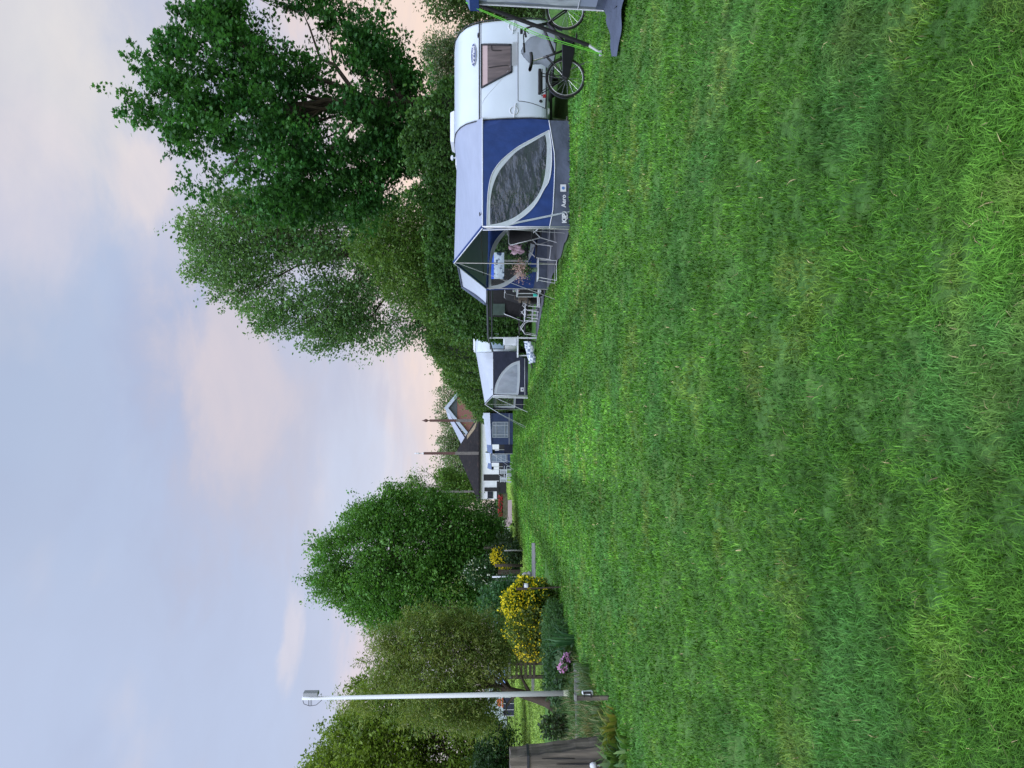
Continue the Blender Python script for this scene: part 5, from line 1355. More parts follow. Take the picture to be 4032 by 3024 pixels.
mb = MB(); mb.box((cx - .15 * zb / bt.z, bp0.y, zb), (w_ * 1.0 + .01, .36, .032)); mb.build('iron_band', M['trim'], po)
mb = MB(); a = P(2120, 2975, bp0.y).z
for u, z0, z1 in ((-.05, .12, .75), (.06, .5, .95), (-.10, .85, 1.2)):
    cx0_ = cx; cx = cx0_ - .15 * (z0 + z1) / 2 / bt.z
    mb.prism([(cx + u - .008, bp0.y - .178, z0), (cx + u + .004, bp0.y - .178, z0 + .1), (cx + u + .012, bp0.y - .178, (z0 + z1) / 2), (cx + u, bp0.y - .178, z1), (cx + u - .012, bp0.y - .178, (z0 + z1) / 2)], (0, .012, 0)); cx = cx0_
mb.build('cracks', M['black'], po)
mb = MB(); q = P(2335, 3014, 10.4); mb.lathe([(.0, 0), (.045, .0), (.042, .05), (.025, .08), (.0, .085)], (q.x, q.y, q.z - .04), 14); mb.tube([(q.x, q.y, 0), (q.x, q.y, q.z - .035)], .010, 6)
tag(mb.build('ground_lamp', M['whitematt'], None, smooth=True), 'small white dome lamp on a stick low beside the thick wooden post', 'lamp')

# plank edging along the bank
def planks(label, pts, h, th):
    t = thing('plank_edging', label, 'edging', (pts[0].x, pts[0].y, 0))
    for a, b in zip(pts[:-1], pts[1:]):
        d = (b - a); l = d.length; rz = math.atan2(d.y, d.x); c = (a + b) / 2
        mb = MB(); mb.box((c.x, c.y, h / 2 + random.uniform(-.01, .01)), (l * .985, th, h), rz + random.uniform(-.01, .01)); mb.build('plank', M['greywood'], t)
    return t
planks('grey wooden plank edging along the rough bank between lamp post and thick post', [G(2277, 2610), G(2283, 2690), G(2288, 2790), G(2290, 2880), G(2288, 3000)], .10, .05)
strip_p = [G(2104, 2130), G(2106, 2200), G(2107, 2290)]
cs_ = MB()
a, b = G(2098, 2138), G(2110, 2138); c, d = G(2112, 2282), G(2099, 2282)
cs_.prism([v + Vector((0, 0, .002)) for v in (a, b, c, d)], (0, 0, .05)); M['slab'] = mat('grey_concrete', (.15, .15, .145), .9, .2, 5, .4, 25)
tag(cs_.build('concrete_strip', M['slab']), 'narrow grey concrete strip let into the lawn before the big yellow bush', 'strip')
M['brickpath'] = mat('pink_brick_path', (.27, .20, .17), .9, .25, 9, .5, 20, col2=(.20, .17, .15))
pv = MB(); pv.poly([v + Vector((0, 0, .006)) for v in (G(1997, 1970), G(2016, 1968), G(2017, 2058), G(2003, 2075), G(1990, 2072), G(1993, 2040))])
tag(pv.build('path', M['brickpath']), kind='structure')
pv = MB(); pv.poly([v + Vector((0, 0, .005)) for v in (G(1986, 1850), G(1990, 1850), G(1992, 2140), G(1984, 2140))]); tag(pv.build('yard_paving', M['brickpath']), kind='structure')

# ---- bushes
def bush(name, label, cat, c, rad, n, size, shape, c1, c2, seed, flow=None, nflow=0, fsize=.04, side=None, group=None, stems=8, flat=1.0, fshape='quad', holes=0.0):
    r = np.random.default_rng(seed); c = np.array(c)
    root = thing(name, label, cat, (c[0], c[1], 0), group)
    mb = MB()
    for i in range(stems):
        a = r.uniform(0, 6.28); k = r.uniform(.35, .8)
        e = c + np.array([math.cos(a) * rad[0] * k, math.sin(a) * rad[1] * k, rad[2] * r.uniform(.1, .7)])
        mb.tube([(c[0] + .06 * math.cos(a), c[1] + .06 * math.sin(a), 0), tuple((np.array([c[0], c[1], 0]) + e) / 2 + np.array([0, 0, .1])), tuple(e)], [.022, .014, .006], 5)
    mb.build('stems', M['twig'], root)
    def shell(n, q0, q1):
        v = r.normal(size=(n * 2, 3)); v /= np.linalg.norm(v, axis=1)[:, None]
        ph = np.arctan2(v[:, 1], v[:, 0]); lump = vnoise(ph * 2.2 + 20, v[:, 2] * 3 + 20, seed + 5) + .5 * vnoise(ph * 6 + 20, v[:, 2] * 8 + 20, seed + 6)
        q = (q0 + (q1 - q0) * r.random(n * 2) ** .5) * (.72 + .38 * lump)
        p = c + v * np.array(rad) * q[:, None]
        k = p[:, 2] > .02
        if holes: k &= lump > holes
        return p[k][:n], v[k][:n]
    p, v = shell(n, .25, 1.0)
    leaves('foliage', p, size, tints(len(p), c1, c2, r, .35), shape, M['leaf'], root, .3, 0, v, r)
    if nflow:
        p, v = shell(nflow * 3, .86, 1.06)
        if side is not None:
            w = (v * np.array(side)).sum(1) + r.normal(size=len(v)) * .3; k = np.argsort(-w)[:nflow]; p = p[k]; v = v[k]
        else: p = p[:nflow]; v = v[:nflow]
        leaves('flowers', p, fsize, tints(len(p), flow[0], flow[1], r, .2), fshape, M['petal'], root, .2, 0, v, r)
    return root
# big yellow bush: upright main mound and a lower trailing flank
yb = P(2088, 2372, 19.0)
bush('flowering_bush', 'large bush with bright yellow flowers on its right half at the edge of the lawn', 'bush', (yb.x + .0, 19.0, .66), (.60, .55, .69), 9500, .075, 'oval', (.035, .085, .015), (.09, .14, .022), 301,
     ((.60, .50, .015), (.80, .70, .03)), 1500, .062, (.55, -.25, .9), stems=14)
yb = P(2100, 2480, 18.4)
bush('flowering_bush', 'looser green bush with fewer yellow flowers beside the large yellow bush', 'bush', (yb.x, 18.4, .66), (.56, .5, .64), 4200, .075, 'oval', (.045, .085, .016), (.10, .13, .025), 302,
     ((.60, .50, .015), (.78, .66, .03)), 420, .055, (.1, -.3, .1), stems=10, holes=.45)
yb = P(2085, 2560, 18.0)
bush('flowering_bush', 'small trailing spray of yellow flowers before the slatted fence', 'bush', (yb.x, 18.0, .62), (.24, .25, .46), 900, .07, 'oval', (.05, .08, .016), (.10, .12, .025), 303,
     ((.60, .46, .012), (.76, .60, .03)), 230, .055, (-.2, -.4, .2), stems=5, holes=.4)
yb = P(2180, 2455, 17.6)
bush('low_shrub', 'low dark feathery shrub at the foot of the yellow bushes', 'shrub', (yb.x, 17.7, .2), (.5, .4, .30), 4200, .07, 'needle', (.03, .085, .026), (.065, .14, .045), 304, stems=6)
yb = P(2170, 2560, 16.4)
bush('low_shrub', 'low dark green shrub behind the mauve rhododendron', 'shrub', (yb.x, 16.5, .24), (.6, .45, .34), 4800, .08, 'needle', (.025, .075, .026), (.055, .12, .04), 305, stems=6)
yb = P(2190, 2860, 15.5)
bush('low_shrub', 'scraggy leafy shrub standing on the bank left of the white lamp post', 'shrub', (yb.x, 15.5, .36), (.22, .22, .32), 700, .08, 'oval', (.02, .045, .02), (.05, .08, .03), 306, stems=8, holes=.55)
yb = P(2225, 2700, 15.6)
bush('low_shrub', 'dark ivy growth around the foot of the white lamp post', 'shrub', (yb.x, 16.2, .25), (.7, .5, .30), 2600, .075, 'oval', (.022, .06, .024), (.045, .095, .035), 307, stems=6)
# rhododendron with three mauve trusses
rh0 = G(2268, 2612); rh = thing('rhododendron', 'small rhododendron with three mauve flower heads at the edge of the bank', 'shrub', rh0)
rr = np.random.default_rng(320)
p = np.array([rh0.x, rh0.y, .17]) + rr.normal(size=(240, 3)) * np.array([.16, .12, .09]); p[:, 2] = np.maximum(p[:, 2], .03)
leaves('foliage', p, .12, tints(240, (.022, .055, .018), (.045, .085, .028), rr), 'oval', M['leaf'], rh, .6, 0, None, rr)
M['mauve'] = mat('mauve', (.55, .28, .62), .6, .1, 8)
for a, b in ((2214, 2630), (2222, 2606), (2235, 2588)):
    q = P(a, b, rh0.y - .12); v = rr.normal(size=(110, 3)); v /= np.linalg.norm(v, axis=1)[:, None]
    leaves('flower_head', np.array(q) + v * .062, .055, tints(110, (.72, .36, .76), (.86, .56, .86), rr, .15), 'quad', M['petal'], rh, .3, 0, v, rr)
mb = MB()
for a, b in ((2214, 2630), (2222, 2606), (2235, 2588)): mb.tube([rh0, P(a, b, rh0.y - .12)], .008, 5)
mb.build('stems', M['twig'], rh)
# strap leaved plants
def strap_plant(label, c, n, h, wid, c1, c2, seed, lean=.5, group=None):
    r = np.random.default_rng(seed); a = r.uniform(0, 6.28, n); rad_ = r.uniform(0, .14, n)
    root = grass('strap_leaved_plant', c[0] + np.cos(a) * rad_ * 2, c[1] + np.sin(a) * rad_, np.full(n, wid) * r.uniform(.7, 1.2, n), h * r.uniform(.55, 1.1, n), np.clip(r.normal(lean, .22, n), .05, 1.2), a + r.normal(size=n) * .4, tints(n, c1, c2, r, .2), M['leaf'], kind=None)
    return tag(root, label, 'plant', group)
c = G(2262, 2530); strap_plant('blue green iris clump with upright strap leaves in front of the yellow bush', (c.x, c.y), 46, .62, .035, (.03, .10, .045), (.07, .17, .07), 331, .35)
c = G(2425, 2850); strap_plant('yellowing lily clump with broad leaves beside the thick wooden post', (c.x - .05, c.y), 44, .30, .045, (.10, .15, .03), (.26, .25, .06), 332, .8)
c = G(2410, 2905); strap_plant('greener lily clump right at the foot of the thick wooden post', (c.x, c.y - .2), 30, .28, .04, (.06, .13, .03), (.14, .19, .05), 333, .8)
c = G(2440, 3005); strap_plant('broad leaved plant at the lower left below the thick wooden post', (c.x, c.y), 34, .34, .06, (.05, .13, .04), (.12, .20, .05), 334, .7)
c = G(2330, 2700); strap_plant('thin grassy tuft between the rhododendron and the short grey stake', (c.x, c.y), 60, .28, .012, (.05, .11, .04), (.12, .16, .07), 335, .6)

c = G(2375, 2800); strap_plant('pale green weed with drooping leaves midway between stake and thick wooden post', (c.x, c.y), 40, .26, .028, (.08, .14, .04), (.20, .22, .08), 336, .8)
c = G(2345, 2870); strap_plant('straw coloured grass tuft in front of the plank edging', (c.x, c.y), 70, .34, .012, (.16, .16, .08), (.28, .25, .14), 337, .6)
c = G(2470, 2960); strap_plant('low broad green weed spilling onto the lawn at the lower left', (c.x, c.y), 36, .20, .045, (.06, .15, .04), (.13, .22, .06), 338, .9)
c = G(2320, 2640); strap_plant('dark green grassy tuft beside the mauve rhododendron', (c.x, c.y), 70, .30, .012, (.04, .10, .035), (.10, .15, .06), 339, .6)
# ---- garden lantern in front of the big yellow bush
gl0 = P(2195, 2312, 18.15); gl0.z = 0; gl = thing('garden_lantern', 'dark garden post with a black and white drum lamp before the big yellow bush', 'lamp', gl0)
q = P(2062, 2318, gl0.y); tp = P(2040, 2316, gl0.y)
mb = MB(); mb.tube([gl0, P(2085, 2317, gl0.y)], .018, 6); mb.box((q.x, gl0.y, (tp.z + q.z) / 2 - .02), (.05, .05, .26)); mb.build('post', M['darkwood'], gl)
mb = MB(); q2 = P(2072, 2305, gl0.y - .06); mb.lathe([(.04, -.055), (.052, -.05), (.052, .05), (.04, .055)], (q2.x, q2.y, q2.z), 16); mb.build('drum', M['whitematt'], gl, smooth=True)
mb = MB()
for dz_ in (-.06, .055): mb.lathe([(.056, 0), (.056, .016), (.03, .02)], (q2.x, q2.y, q2.z + dz_), 14)
mb.build('rims', M['black'], gl)

# ---- slatted fence behind the bushes
f0, f1 = P(2100, 2560, 24), P(2100, 2668, 24)
fe = thing('slat_fence', 'dark horizontal slat fence behind the yellow bushes', 'fence', ((f0.x + f1.x) / 2, 24, 0))
for a in (2007, 2034, 2052, 2070, 2088, 2103):
    z = P(a, 2600, 24).z; mb = MB(); mb.box(((f0.x + f1.x) / 2, 24 + random.uniform(-.01, .01), z), (abs(f1.x - f0.x), .03, .085), random.uniform(-.008, .008)); mb.build('slat', M['darkwood'] if a != 2007 else M['greywood'], fe)
for x in (f0.x, (f0.x + f1.x) / 2, f1.x):
    mb = MB(); mb.box((x, 24.06, .62), (.09, .09, 1.24)); mb.build('post', M['darkwood'], fe)
planks('thin pale board edging across the grass behind the lamp post', [G(2105, 2664), G(2106, 2720)], .12, .05)

# ---- posts and hedge bits between the yellow bush and the barn
def px_post(name, label, a0, a1, b, Y, r_, m):
    p0, p1 = P(a1, b, Y), P(a0, b, Y); mb = MB(); mb.tube([(p0.x, Y, 0), (p0.x + .02, Y, p1.z * .5), (p1.x, Y, p1.z)], [r_, r_ * .95, r_ * .85], 8)
    return tag(mb.build(name, m, None, smooth=True), label, 'post')
px_post('garden_post', 'dark wooden post behind the small far yellow bush', 1906, 1990, 2157, 48, .09, M['darkwood'])
px_post('garden_post', 'dark wooden post just left of the small far yellow bush', 1948, 2035, 2227, 42, .09, M['darkwood'])
px_post('garden_post', 'slim white birch stake left of the small far yellow bush', 1938, 2045, 2272, 41, .05, M['whitematt'])
px_post('garden_post', 'thin brown stake slanting beside the white birch stake', 1960, 2050, 2285, 38, .03, M['greywood'])
px_post('garden_post', 'thin grey stake in front of the small far yellow bush', 1985, 2040, 2168, 41.5, .04, M['greywood'])
mb = MB(); a, b = P(1964, 2262, 43), P(2031, 2243, 43); mb.box(((a.x + b.x) / 2, 43, (a.z + b.z) / 2 - .1), (abs(a.x - b.x), .06, abs(a.z - b.z) + .3)); tag(mb.build('garden_screen', M['darkwood']), 'dark wooden panel between the garden posts', 'panel')
c = P(1998, 2192, 44); bush('flowering_bush', 'small far bush with yellow flowers on its top between dark posts', 'bush', (c.x, 44, .85), (.58, .5, .85), 1800, .11, 'oval', (.015, .035, .012), (.03, .06, .018), 341, ((.60, .48, .01), (.76, .64, .03)), 520, .11, (-.2, -.2, .9))
c = P(2015, 2172, 43); bush('round_shrub', 'dark clipped shrub in front of the small far yellow bush', 'shrub', (c.x, 42.5, .5), (.6, .4, .66), 1500, .11, 'oval', (.014, .034, .012), (.03, .06, .02), 342)
c = P(1995, 2130, 71); bush('round_shrub', 'dark low shrub at the end of the brick path', 'shrub', (c.x, 71, .4), (.7, .5, .7), 900, .15, 'oval', (.02, .05, .025), (.04, .08, .035), 343)
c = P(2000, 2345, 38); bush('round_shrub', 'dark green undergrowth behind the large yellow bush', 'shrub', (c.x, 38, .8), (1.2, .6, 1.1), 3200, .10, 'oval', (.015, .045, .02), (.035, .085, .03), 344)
c = P(1915, 2258, 46); bush('blossom_shrub', 'tall shrub dotted with white blossom under the rounded tree', 'shrub', (c.x, 46, 1.7), (1.05, .7, 1.7), 3600, .14, 'oval', (.02, .06, .022), (.045, .10, .035), 345, ((.55, .6, .5), (.72, .75, .66)), 170, .13, (.1, -.8, .1))
c = P(1930, 2380, 30); bush('round_shrub', 'broad bright green shrub under the left flank of the rounded tree', 'shrub', (c.x, 30, 1.15), (.95, .8, 1.15), 4200, .13, 'oval', (.025, .08, .03), (.06, .14, .05), 346)
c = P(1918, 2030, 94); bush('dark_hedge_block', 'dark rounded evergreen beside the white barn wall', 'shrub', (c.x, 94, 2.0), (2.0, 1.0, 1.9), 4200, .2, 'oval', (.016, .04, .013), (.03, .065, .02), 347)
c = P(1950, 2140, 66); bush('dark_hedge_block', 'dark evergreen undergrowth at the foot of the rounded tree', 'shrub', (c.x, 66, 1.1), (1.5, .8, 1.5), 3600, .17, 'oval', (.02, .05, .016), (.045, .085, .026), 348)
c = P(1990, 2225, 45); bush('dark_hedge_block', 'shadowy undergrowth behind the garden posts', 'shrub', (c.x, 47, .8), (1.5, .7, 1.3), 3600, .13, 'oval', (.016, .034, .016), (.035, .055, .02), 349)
# pale boulder
bo = G(2085, 2270); mb = MB(); rr_ = random.getstate(); random.seed(3)
q = P(2068, 2268, 32); mb.ball((q.x, 32, q.z - .02), (.17, .14, .15), 14, 10, jit=.08); mb.ball((q.x + .1, 32, q.z - .17), (.10, .1, .11), 12, 8, jit=.08); mb.tube([(q.x + .03, 32, 0), (q.x + .03, 32, q.z - .05)], .06, 8)
M['stone'] = mat('pale_stone', (.36, .36, .36), .9, .3, 8, .5, 30, col2=(.2, .2, .2)); random.setstate(rr_)
tag(mb.build('stone_ornament', M['stone'], None, smooth=True), 'pale grey stone ornament at the edge of the lawn behind the yellow bush', 'ornament')
# red flower bed
rb = thing('flower_bed', 'bed of bright red flowers in front of the white barn wall', 'flower bed', G(1990, 1980)); Yr = 89.0
rr = np.random.default_rng(350); k = 1500
x0_, x1_ = P(1960, 2035, Yr).x, P(1960, 1945, Yr).x
xs = rr.uniform(x0_, x1_, k); p = np.stack([xs, Yr + .3 + rr.normal(size=k) * .25, .35 + .75 * rr.random(k)], 1)
leaves('foliage', p, .18, tints(k, (.02, .05, .02), (.05, .08, .03), rr), 'oval', M['leaf'], rb, .4, 0, None, rr)
k = 420; xs = rr.uniform(x0_ + .1, x1_ - .1, k); p = np.stack([xs, Yr - .25 + rr.normal(size=k) * .3, .62 + .5 * rr.random(k)], 1)
leaves('flowers', p, .12, tints(k, (.42, .015, .04), (.62, .05, .08), rr, .2), 'quad', M['petal'], rb, .4, 0, None, rr)
mb = MB(); mb.box(((x0_ + x1_) / 2, Yr, .28), (x1_ - x0_, 1.1, .56)); mb.build('soil_edge', M['earth'], rb)
gt = thing('garden_gate', 'small white low gate at the end of the brick path', 'gate', G(1995, 2102)); Yg = G(1996, 2102).y; Yg = 70
a, b = P(1970, 2104, Yg), P(1996, 2094, Yg)
mb = MB(); mb.box(((a.x + b.x) / 2, Yg, .55), (.9, .05, .08)); mb.box(((a.x + b.x) / 2, Yg, .95), (.9, .05, .08))
for i in range(5): mb.box(((a.x + b.x) / 2 - .4 + i * .2, Yg, .6), (.07, .04, .9))
mb.build('bars', M['whitematt'], gt)
M['redplastic'] = mat('red_plastic', (.35, .03, .03), .5, .1, 6)
mb = MB(); mb.box(((a.x + b.x) / 2 + .1, Yg - .04, .9), (.35, .02, .16)); mb.build('sign_plate', M['redplastic'], gt)
# white garden chairs by the far awning
def plastic_chair(label):
    t = thing('garden_chair', label, 'chair', (0, 0, 0), 'white garden chairs before the barn')
    mb = MB(); mb.box((0, 0, .44), (.5, .48, .05)); mb.build('seat', M['whitematt'], t, bevel=.02)
    mb = MB()
    for i in range(5): mb.box((-.2 + .1 * i, .26, .75), (.05, .03, .55))
    mb.box((0, .27, 1.02), (.52, .04, .07)); mb.build('backrest', M['whitematt'], t)
    for x in (-.24, .24):
        for y_ in (-.22, .24): mb = MB(); mb.tube([(x, y_, .44), (x * 1.15, y_ * 1.15, 0)], .03, 6); mb.build('leg', M['whitematt'], t)
        mb = MB(); mb.box((x * 1.05, 0, .66), (.05, .5, .035)); mb.build('armrest', M['whitematt'], t)
    return t
pc = plastic_chair('white garden chair nearest the square awning'); 
Yc = G(2004, 1870).y
spots = [(1850, 70, 40, None), (1862, 69, -70, 'white garden chair in the middle of the loose group'), (1874, 70.5, 100, 'white garden chair turned side on, second from the left'), (1886, 69.5, 15, 'white garden chair farthest left, toward the red flowers')]
for b_, Y, rz, lb in spots:
    o = pc if lb is None else copy_tree(pc)
    o.location = (P(2000, b_, Y).x, Y, 0); o.rotation_euler = (0, 0, math.radians(rz))
    if lb: o['label'] = lb
# blue parasol, slanting pole and tarp left of the rounded tree
M['lightblue'] = mat('pale_blue_cloth', (.30, .45, .72), .6, .1, 5)
def parasol(name, label, a, b, Y, rz, tilt):
    q = P(a, b, Y); t = thing(name, label, 'parasol', (q.x, Y, 0))
    mb = MB(); mb.tube([(q.x, Y, 0), (q.x, Y, q.z)], .025, 6); mb.build('pole', M['alu'], t)
    mb = MB(); rows = []
    for i in range(5):
        k = i / 4; rows.append([(q.x + .8 * k * math.cos(t_) * tilt, Y + .8 * k * math.sin(t_), q.z - .42 * k ** 1.3 + (.05 if j % 2 else 0) * k) for j, t_ in enumerate([2 * math.pi * j / 16 for j in range(17)])])
    mb.grid(rows); mb.build('canopy', M['lightblue'], t); return t
parasol('parasol', 'pale blue parasol seen past the leaning trunk of the olive brown tree', 1962, 2672, 47, 0, .8)
parasol('parasol', 'pale blue folded parasol behind the yellow bushes, near the slanting pole', 1931, 2432, 40, 0, .35)
p0, p1 = P(1970, 2392, 33), P(1893, 2446, 33); mb = MB(); mb.tube([(p0.x + .7, 33, 0), p0, p1], .05, 6); tag(mb.build('slanting_pole', M['greywood'], None), 'long grey pole slanting up behind the yellow bushes', 'pole')
# white trailer caravan parked beyond the mown field at far left
Yt = 68.0
x0_, x1_ = P(1950, 2870, Yt).x, P(1950, 2640, Yt).x
tv_ = thing('caravan', 'white caravan at the far side of the field, half hidden by olive brown branches', 'caravan', ((x0_ + x1_) / 2, Yt, 0), 'caravans along the hedge')
del tv_['group']
zt_ = P(1907, 2750, Yt).z
mb = MB(); mb.prism([(x0_, Yt, .45), (x0_ - .1, Yt, 1.2), (x0_ + .35, Yt, zt_ - .25), (x0_ + .9, Yt, zt_), (x1_ - .5, Yt, zt_), (x1_, Yt, zt_ - .5), (x1_, Yt, .45)], (0, 2.2, 0)); mb.build('body', M['white'], tv_, bevel=.05)
mb = MB()
for u in (.2, .5, .8): mb.box((x0_ + (x1_ - x0_) * u, Yt - .01, 1.75), (.7, .03, .5))
mb.build('window', M['glass'], tv_)
mb = MB(); mb.ring((x0_ * .5 + x1_ * .5, Yt + .15, .32), (0, 1, 0), .22, .1, 20, 8); mb.build('wheel', M['black'], tv_)
mb = MB(); mb.box(((x0_ + x1_) / 2, Yt + 1.1, .42), (x1_ - x0_ - .4, 1.9, .1)); mb.build('chassis', M['black'], tv_)
a, b = P(1964, 2818, 60), P(1994, 2745, 60)
M['orange'] = mat('orange_cloth', (.5, .12, .04), .7, .1, 6)
wb = thing('windbreak', 'low dark blue windbreak at the far edge of the mown field', 'windbreak', ((a.x + b.x) / 2, 60, 0))
x0_, x1_ = min(a.x, b.x), max(a.x, b.x)
mb = MB(); mb.box(((x0_ + x1_) / 2, 60, .45), (x1_ - x0_, .04, .85)); mb.build('cloth', M['darknavy'], wb)
for i in range(4): mb = MB(); mb.tube([(x0_ + (x1_ - x0_) * i / 3, 59.95, 0), (x0_ + (x1_ - x0_) * i / 3, 59.95, 1.05)], .025, 5); mb.build('stake', M['alu'], wb)
q = P(1965, 2766, 61); mb = MB(); mb.box((q.x, 61, q.z), (.6, .45, .34), .2, taper=.8); mb.box((q.x, 61, .5 * (q.z - .2)), (.7, .5, q.z - .2)); tag(mb.build('orange_bag', M['orange'], None, bevel=.08), 'bright orange bag showing above the dark blue windbreak', 'bag')
mb = MB(); x0_, x1_ = P(2000, 3200, 95).x, P(2000, 2600, 95).x; mb.box(((x0_ + x1_) / 2, 97, .35), (x1_ - x0_, .3, .7)); tag(mb.build('far_hedge_bank', M['innerhedge']), 'low dark bank along the far side of the mown field', 'bank')
# ------------------------------------------------------------------ barn with tall poles, brick house
Z5 = lambda x, y: (1600 + x * .27125, 1500 + y * .27125)
M['tar'] = mat('dark_roof', (.018, .017, .018), .85, .3, 3, .6, 12, stretch=(1, 1, 2.5), col2=(.05, .035, .03), c2lo=.58, c2hi=.75, spec=.12)
M['render'] = mat('white_render', (.72, .74, .77), .85, .05, 2, .2, 10)
M['plinth'] = mat('black_plinth', (.02, .02, .023), .8, .2, 6)
M['rust'] = mat('rusty_brown_paint', (.085, .04, .034), .6, .2, 6)
M['oldpole'] = mat('grey_pole', (.14, .13, .12), .85, .25, 8, .4, 20)
Yb = 100.0
ba = thing('barn', 'low white barn with a very dark hipped roof and tall poles before it', 'barn', (P(1900, 1810, Yb).x, Yb, 0))
xr_ = P(1880, 1640, Yb).x; xl_ = P(1882, 1978, Yb).x; ze = P(1884, 1800, Yb).z; zp = P(1800, 1791, Yb).z; xp = P(1800, 1791, Yb).x
D = 9.0
mb = MB(); inn = .35
mb.box(((xl_ + xr_) / 2, Yb + D / 2, (ze + .45) / 2), (xr_ - xl_ - 2 * inn, D - .7, ze - .75)); wl = mb.build('wall', M['render'], ba)
mb = MB(); mb.box(((xl_ + xr_) / 2, Yb + D / 2, .62), (xr_ - xl_ - 2 * inn + .03, D - .66, 1.24)); mb.build('plinth', M['plinth'], ba)
A_, B_, C_, D_ = Vector((xl_, Yb, ze)), Vector((xr_ + .2, Yb, ze)), Vector((xr_ + .2, Yb + D, ze)), Vector((xl_, Yb + D, ze)); T_ = Vector((xp, Yb + D / 2, zp + (zp - EYE) * (D / 2) / Yb)); T2 = T_ + Vector((.25, 0, 0))
mb = MB(); mb.poly([A_, B_, T2, T_]); mb.poly([B_, C_, T2]); mb.poly([C_, D_, T_, T2]); mb.poly([D_, A_, T_])
for p, q in ((A_, B_), (B_, C_), (C_, D_), (D_, A_)):
    mb.poly([p, q, q - Vector((0, 0, .25)), p - Vector((0, 0, .25))])
rf = mb.build('roof', M['tar'], ba)
mb = MB()
a = [P(*Z5(1030, 590), Yb - .3), P(*Z5(880, 800), Yb + 1), P(*Z5(885, 850), Yb + 1), P(*Z5(1035, 640), Yb - .3)]
def on_roof(px, py, lift=.06):
    d = ray(px, py); n = (B_ - A_).cross(T_ - A_).normalized(); o = Vector((0, 0, EYE)); t = (A_ - o).dot(n) / d.dot(n); return o + d * t - d.normalized() * lift
M['moss'] = mat('pale_ridge_boards', (.20, .16, .10), .85, .3, 6)
mb.poly([on_roof(*Z5(1035, 565)), on_roof(*Z5(880, 790)), on_roof(*Z5(880, 850)), on_roof(*Z5(1000, 690)), on_roof(*Z5(1020, 600))]); mb.build('board_strip', M['moss'], rf)
for u, w in ((.03, .5), (.30, .9)): mb = MB(); mb.box((xl_ + (xr_ - xl_) * u + 1.3, Yb + .30, 2.0 if u > .1 else 1.9), (w, .1, 1.9)); mb.build('door', M['plinth'], wl)
mb = MB(); q = P(1920, 1972, Yb); mb.box((xl_ + .9, Yb + .3, 2.1), (.9, .06, .7)); mb.build('window', M['glass'], wl)
# lower white lean-to in front, hidden partly by the square awnings
an = thing('outbuilding', 'white walled low outbuilding between the dark roofed barn and the square awnings', 'outbuilding', (P(1930, 1760, 92).x, 92, 0))
x0_, x1_ = P(1930, 1895, 92).x, P(1930, 1600, 92).x; zt_ = P(1893, 1750, 92).z
mb = MB(); mb.box(((x0_ + x1_) / 2, 93.5, zt_ / 2), (x1_ - x0_, 3, zt_)); mb.build('wall', M['render'], an)
mb = MB(); mb.box(((x0_ + x1_) / 2, 93.5, .5), (x1_ - x0_ + .03, 3.03, 1.0)); mb.build('plinth', M['plinth'], an)
mb = MB(); mb.box(((x0_ + x1_) / 2, 93.4, zt_ + .12), (x1_ - x0_ + .3, 3.4, .24)); mb.build('flat_roof', M['tar'], an)
mb = MB(); mb.box((x0_ + .45, 91.98, 1.75), (.75, .05, 2.2)); mb.build('door', M['plinth'], an)
def mast(label, b, a_top, Y, r_, m, knob):
    q = P(a_top, b, Y); t = thing('mast', label, 'mast', (q.x, Y, 0), 'tall poles around the barn')
    mb = MB(); mb.box((q.x, Y, (q.z + 6.6) / 2), (r_ * 2, r_ * 2, q.z - 6.6), taper=.92); mb.build('pole', m, t)
    mb = MB(); mb.box((q.x, Y, 3.3), (r_ * 2.2, r_ * 2.2, 6.6)); mb.build('base', M['oldpole'], t)
    if knob == 'onion':
        mb = MB(); mb.lathe([(r_ * .4, 0), (r_ * .3, .18), (r_ * 1.1, .36), (r_ * 1.25, .55), (r_ * .5, .8), (.02, 1.05)], (q.x, Y, q.z), 12); mb.build('finial', m, t, smooth=True)
    elif knob == 'spire':
        mb = MB(); mb.lathe([(r_ * .9, 0), (r_ * .9, .08), (.05, .15), (.05, .55), (.14, .65), (.06, .8), (.1, 1.0), (.02, 1.25)], (q.x, Y, q.z), 10); mb.build('finial', M['whitematt'], t, smooth=True)
    return t
mast('tall brown pole with an onion shaped knob before the brick house', 1656, 1692, Yb + 2, .17, M['rust'], 'onion')
mast('tall brown pole with a thin spire, rising in front of the barn roof peak', 1785, 1669, Yb - .6, .17, M['rust'], 'spire')
mast('plain grey pole in front of the small sparse tree', 1936, 1675, Yb + 6, .12, M['oldpole'], None)
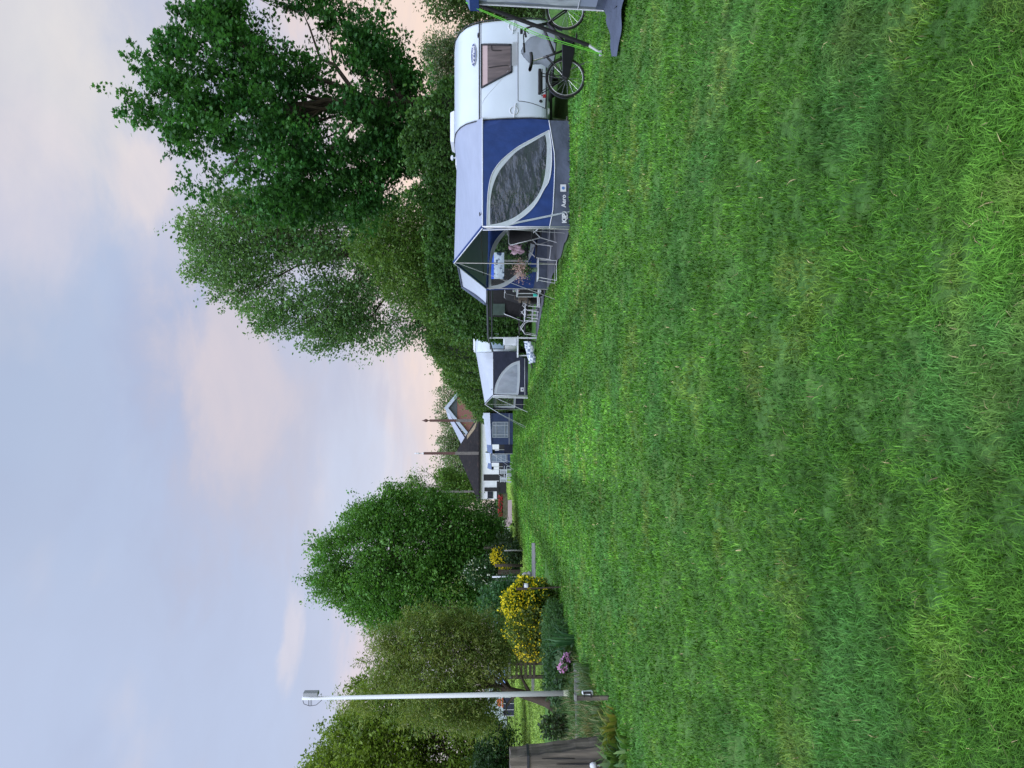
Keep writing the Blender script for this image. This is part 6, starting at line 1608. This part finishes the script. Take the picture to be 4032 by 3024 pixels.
# brick house
M['brick'] = mat('red_brick', (.19, .085, .07), .9, .2, 14, .4, 30, col2=(.24, .13, .11))
M['cladding'] = mat('dark_slate_cladding', (.06, .075, .085), .7, .15, 6)
M['barge'] = mat('pale_blue_barge', (.40, .46, .56), .5, .05, 6)
M['sheetroof'] = mat('pale_roof_sheet', (.33, .36, .43), .5, .12, 4)
Yh = 128.0
ho = thing('brick_house', 'red brick house gable with slate grey upper boards and pale barge boards', 'house', (P(1850, 1610, Yh).x, Yh, 0))
ap = P(*Z5(560, 392), Yh); rt_ = P(*Z5(760, 85), Yh); lf = P(*Z5(950, 870), Yh)
xc = ap.x; slope = (ap.z - lf.z) / (xc - lf.x); hw = xc - lf.x; zE = lf.z
mb = MB(); mb.prism([(xc - hw + .5, Yh, 0), (xc + hw - .5, Yh, 0), (xc + hw - .5, Yh, zE + .5 * slope - .2), (xc, Yh, ap.z - .2), (xc - hw + .5, Yh, zE + .5 * slope - .2)], (0, 12, 0)); wl = mb.build('wall', M['brick'], ho)
zc2 = P(*Z5(737, 400), Yh).z; hx = (ap.z - .2 - zc2) / slope
mb = MB(); mb.prism([(xc - hx, Yh - .04, zc2), (xc + hx, Yh - .04, zc2), (xc, Yh - .04, ap.z - .2)], (0, .035, 0)); mb.build('gable_boards', M['cladding'], wl)
off = Vector((-1.4, 13, 0))
mb = MB(); E1 = Vector((xc - hw - .1, Yh - .3, zE - .05)); E2 = Vector((xc + hw + .1, Yh - .3, zE - .05)); K = Vector((xc, Yh - .3, ap.z + .02))
mb.prism([E1, K, E2, E2 - Vector((0, 0, .22)), K - Vector((0, 0, .25)), E1 - Vector((0, 0, .22))], (0, 13, 0)); rf = mb.build('roof', M['sheetroof'], ho)
mb = MB(); mb.prism([E1 + Vector((0, -.08, .06)), K + Vector((0, -.08, .08)), E2 + Vector((0, -.08, .06)), E2 + Vector((0, -.08, -.55)), K + Vector((0, -.08, -.6)), E1 + Vector((0, -.08, -.55))], (0, .06, 0)); mb.build('barge_boards', M['barge'], rf)
# lower wing whose pale roof runs down to the left
mb = MB(); a, b, c, d = P(*Z5(570, 400), 134), P(*Z5(905, 915), 134), P(*Z5(800, 925), 142), P(*Z5(600, 520), 142)
wg = [a, b, c, d]
mb.poly(wg); mb.poly([q - Vector((0, 0, .3)) for q in wg]); mb.build('side_roof', M['sheetroof'], ho)
mb = MB(); cc = (b + c) / 2; mb.box((cc.x + 1.6, 138.5, (cc.z - .2) / 2), (2.6, 8, cc.z - .2)); mb.build('side_wall', M['render'], ho)
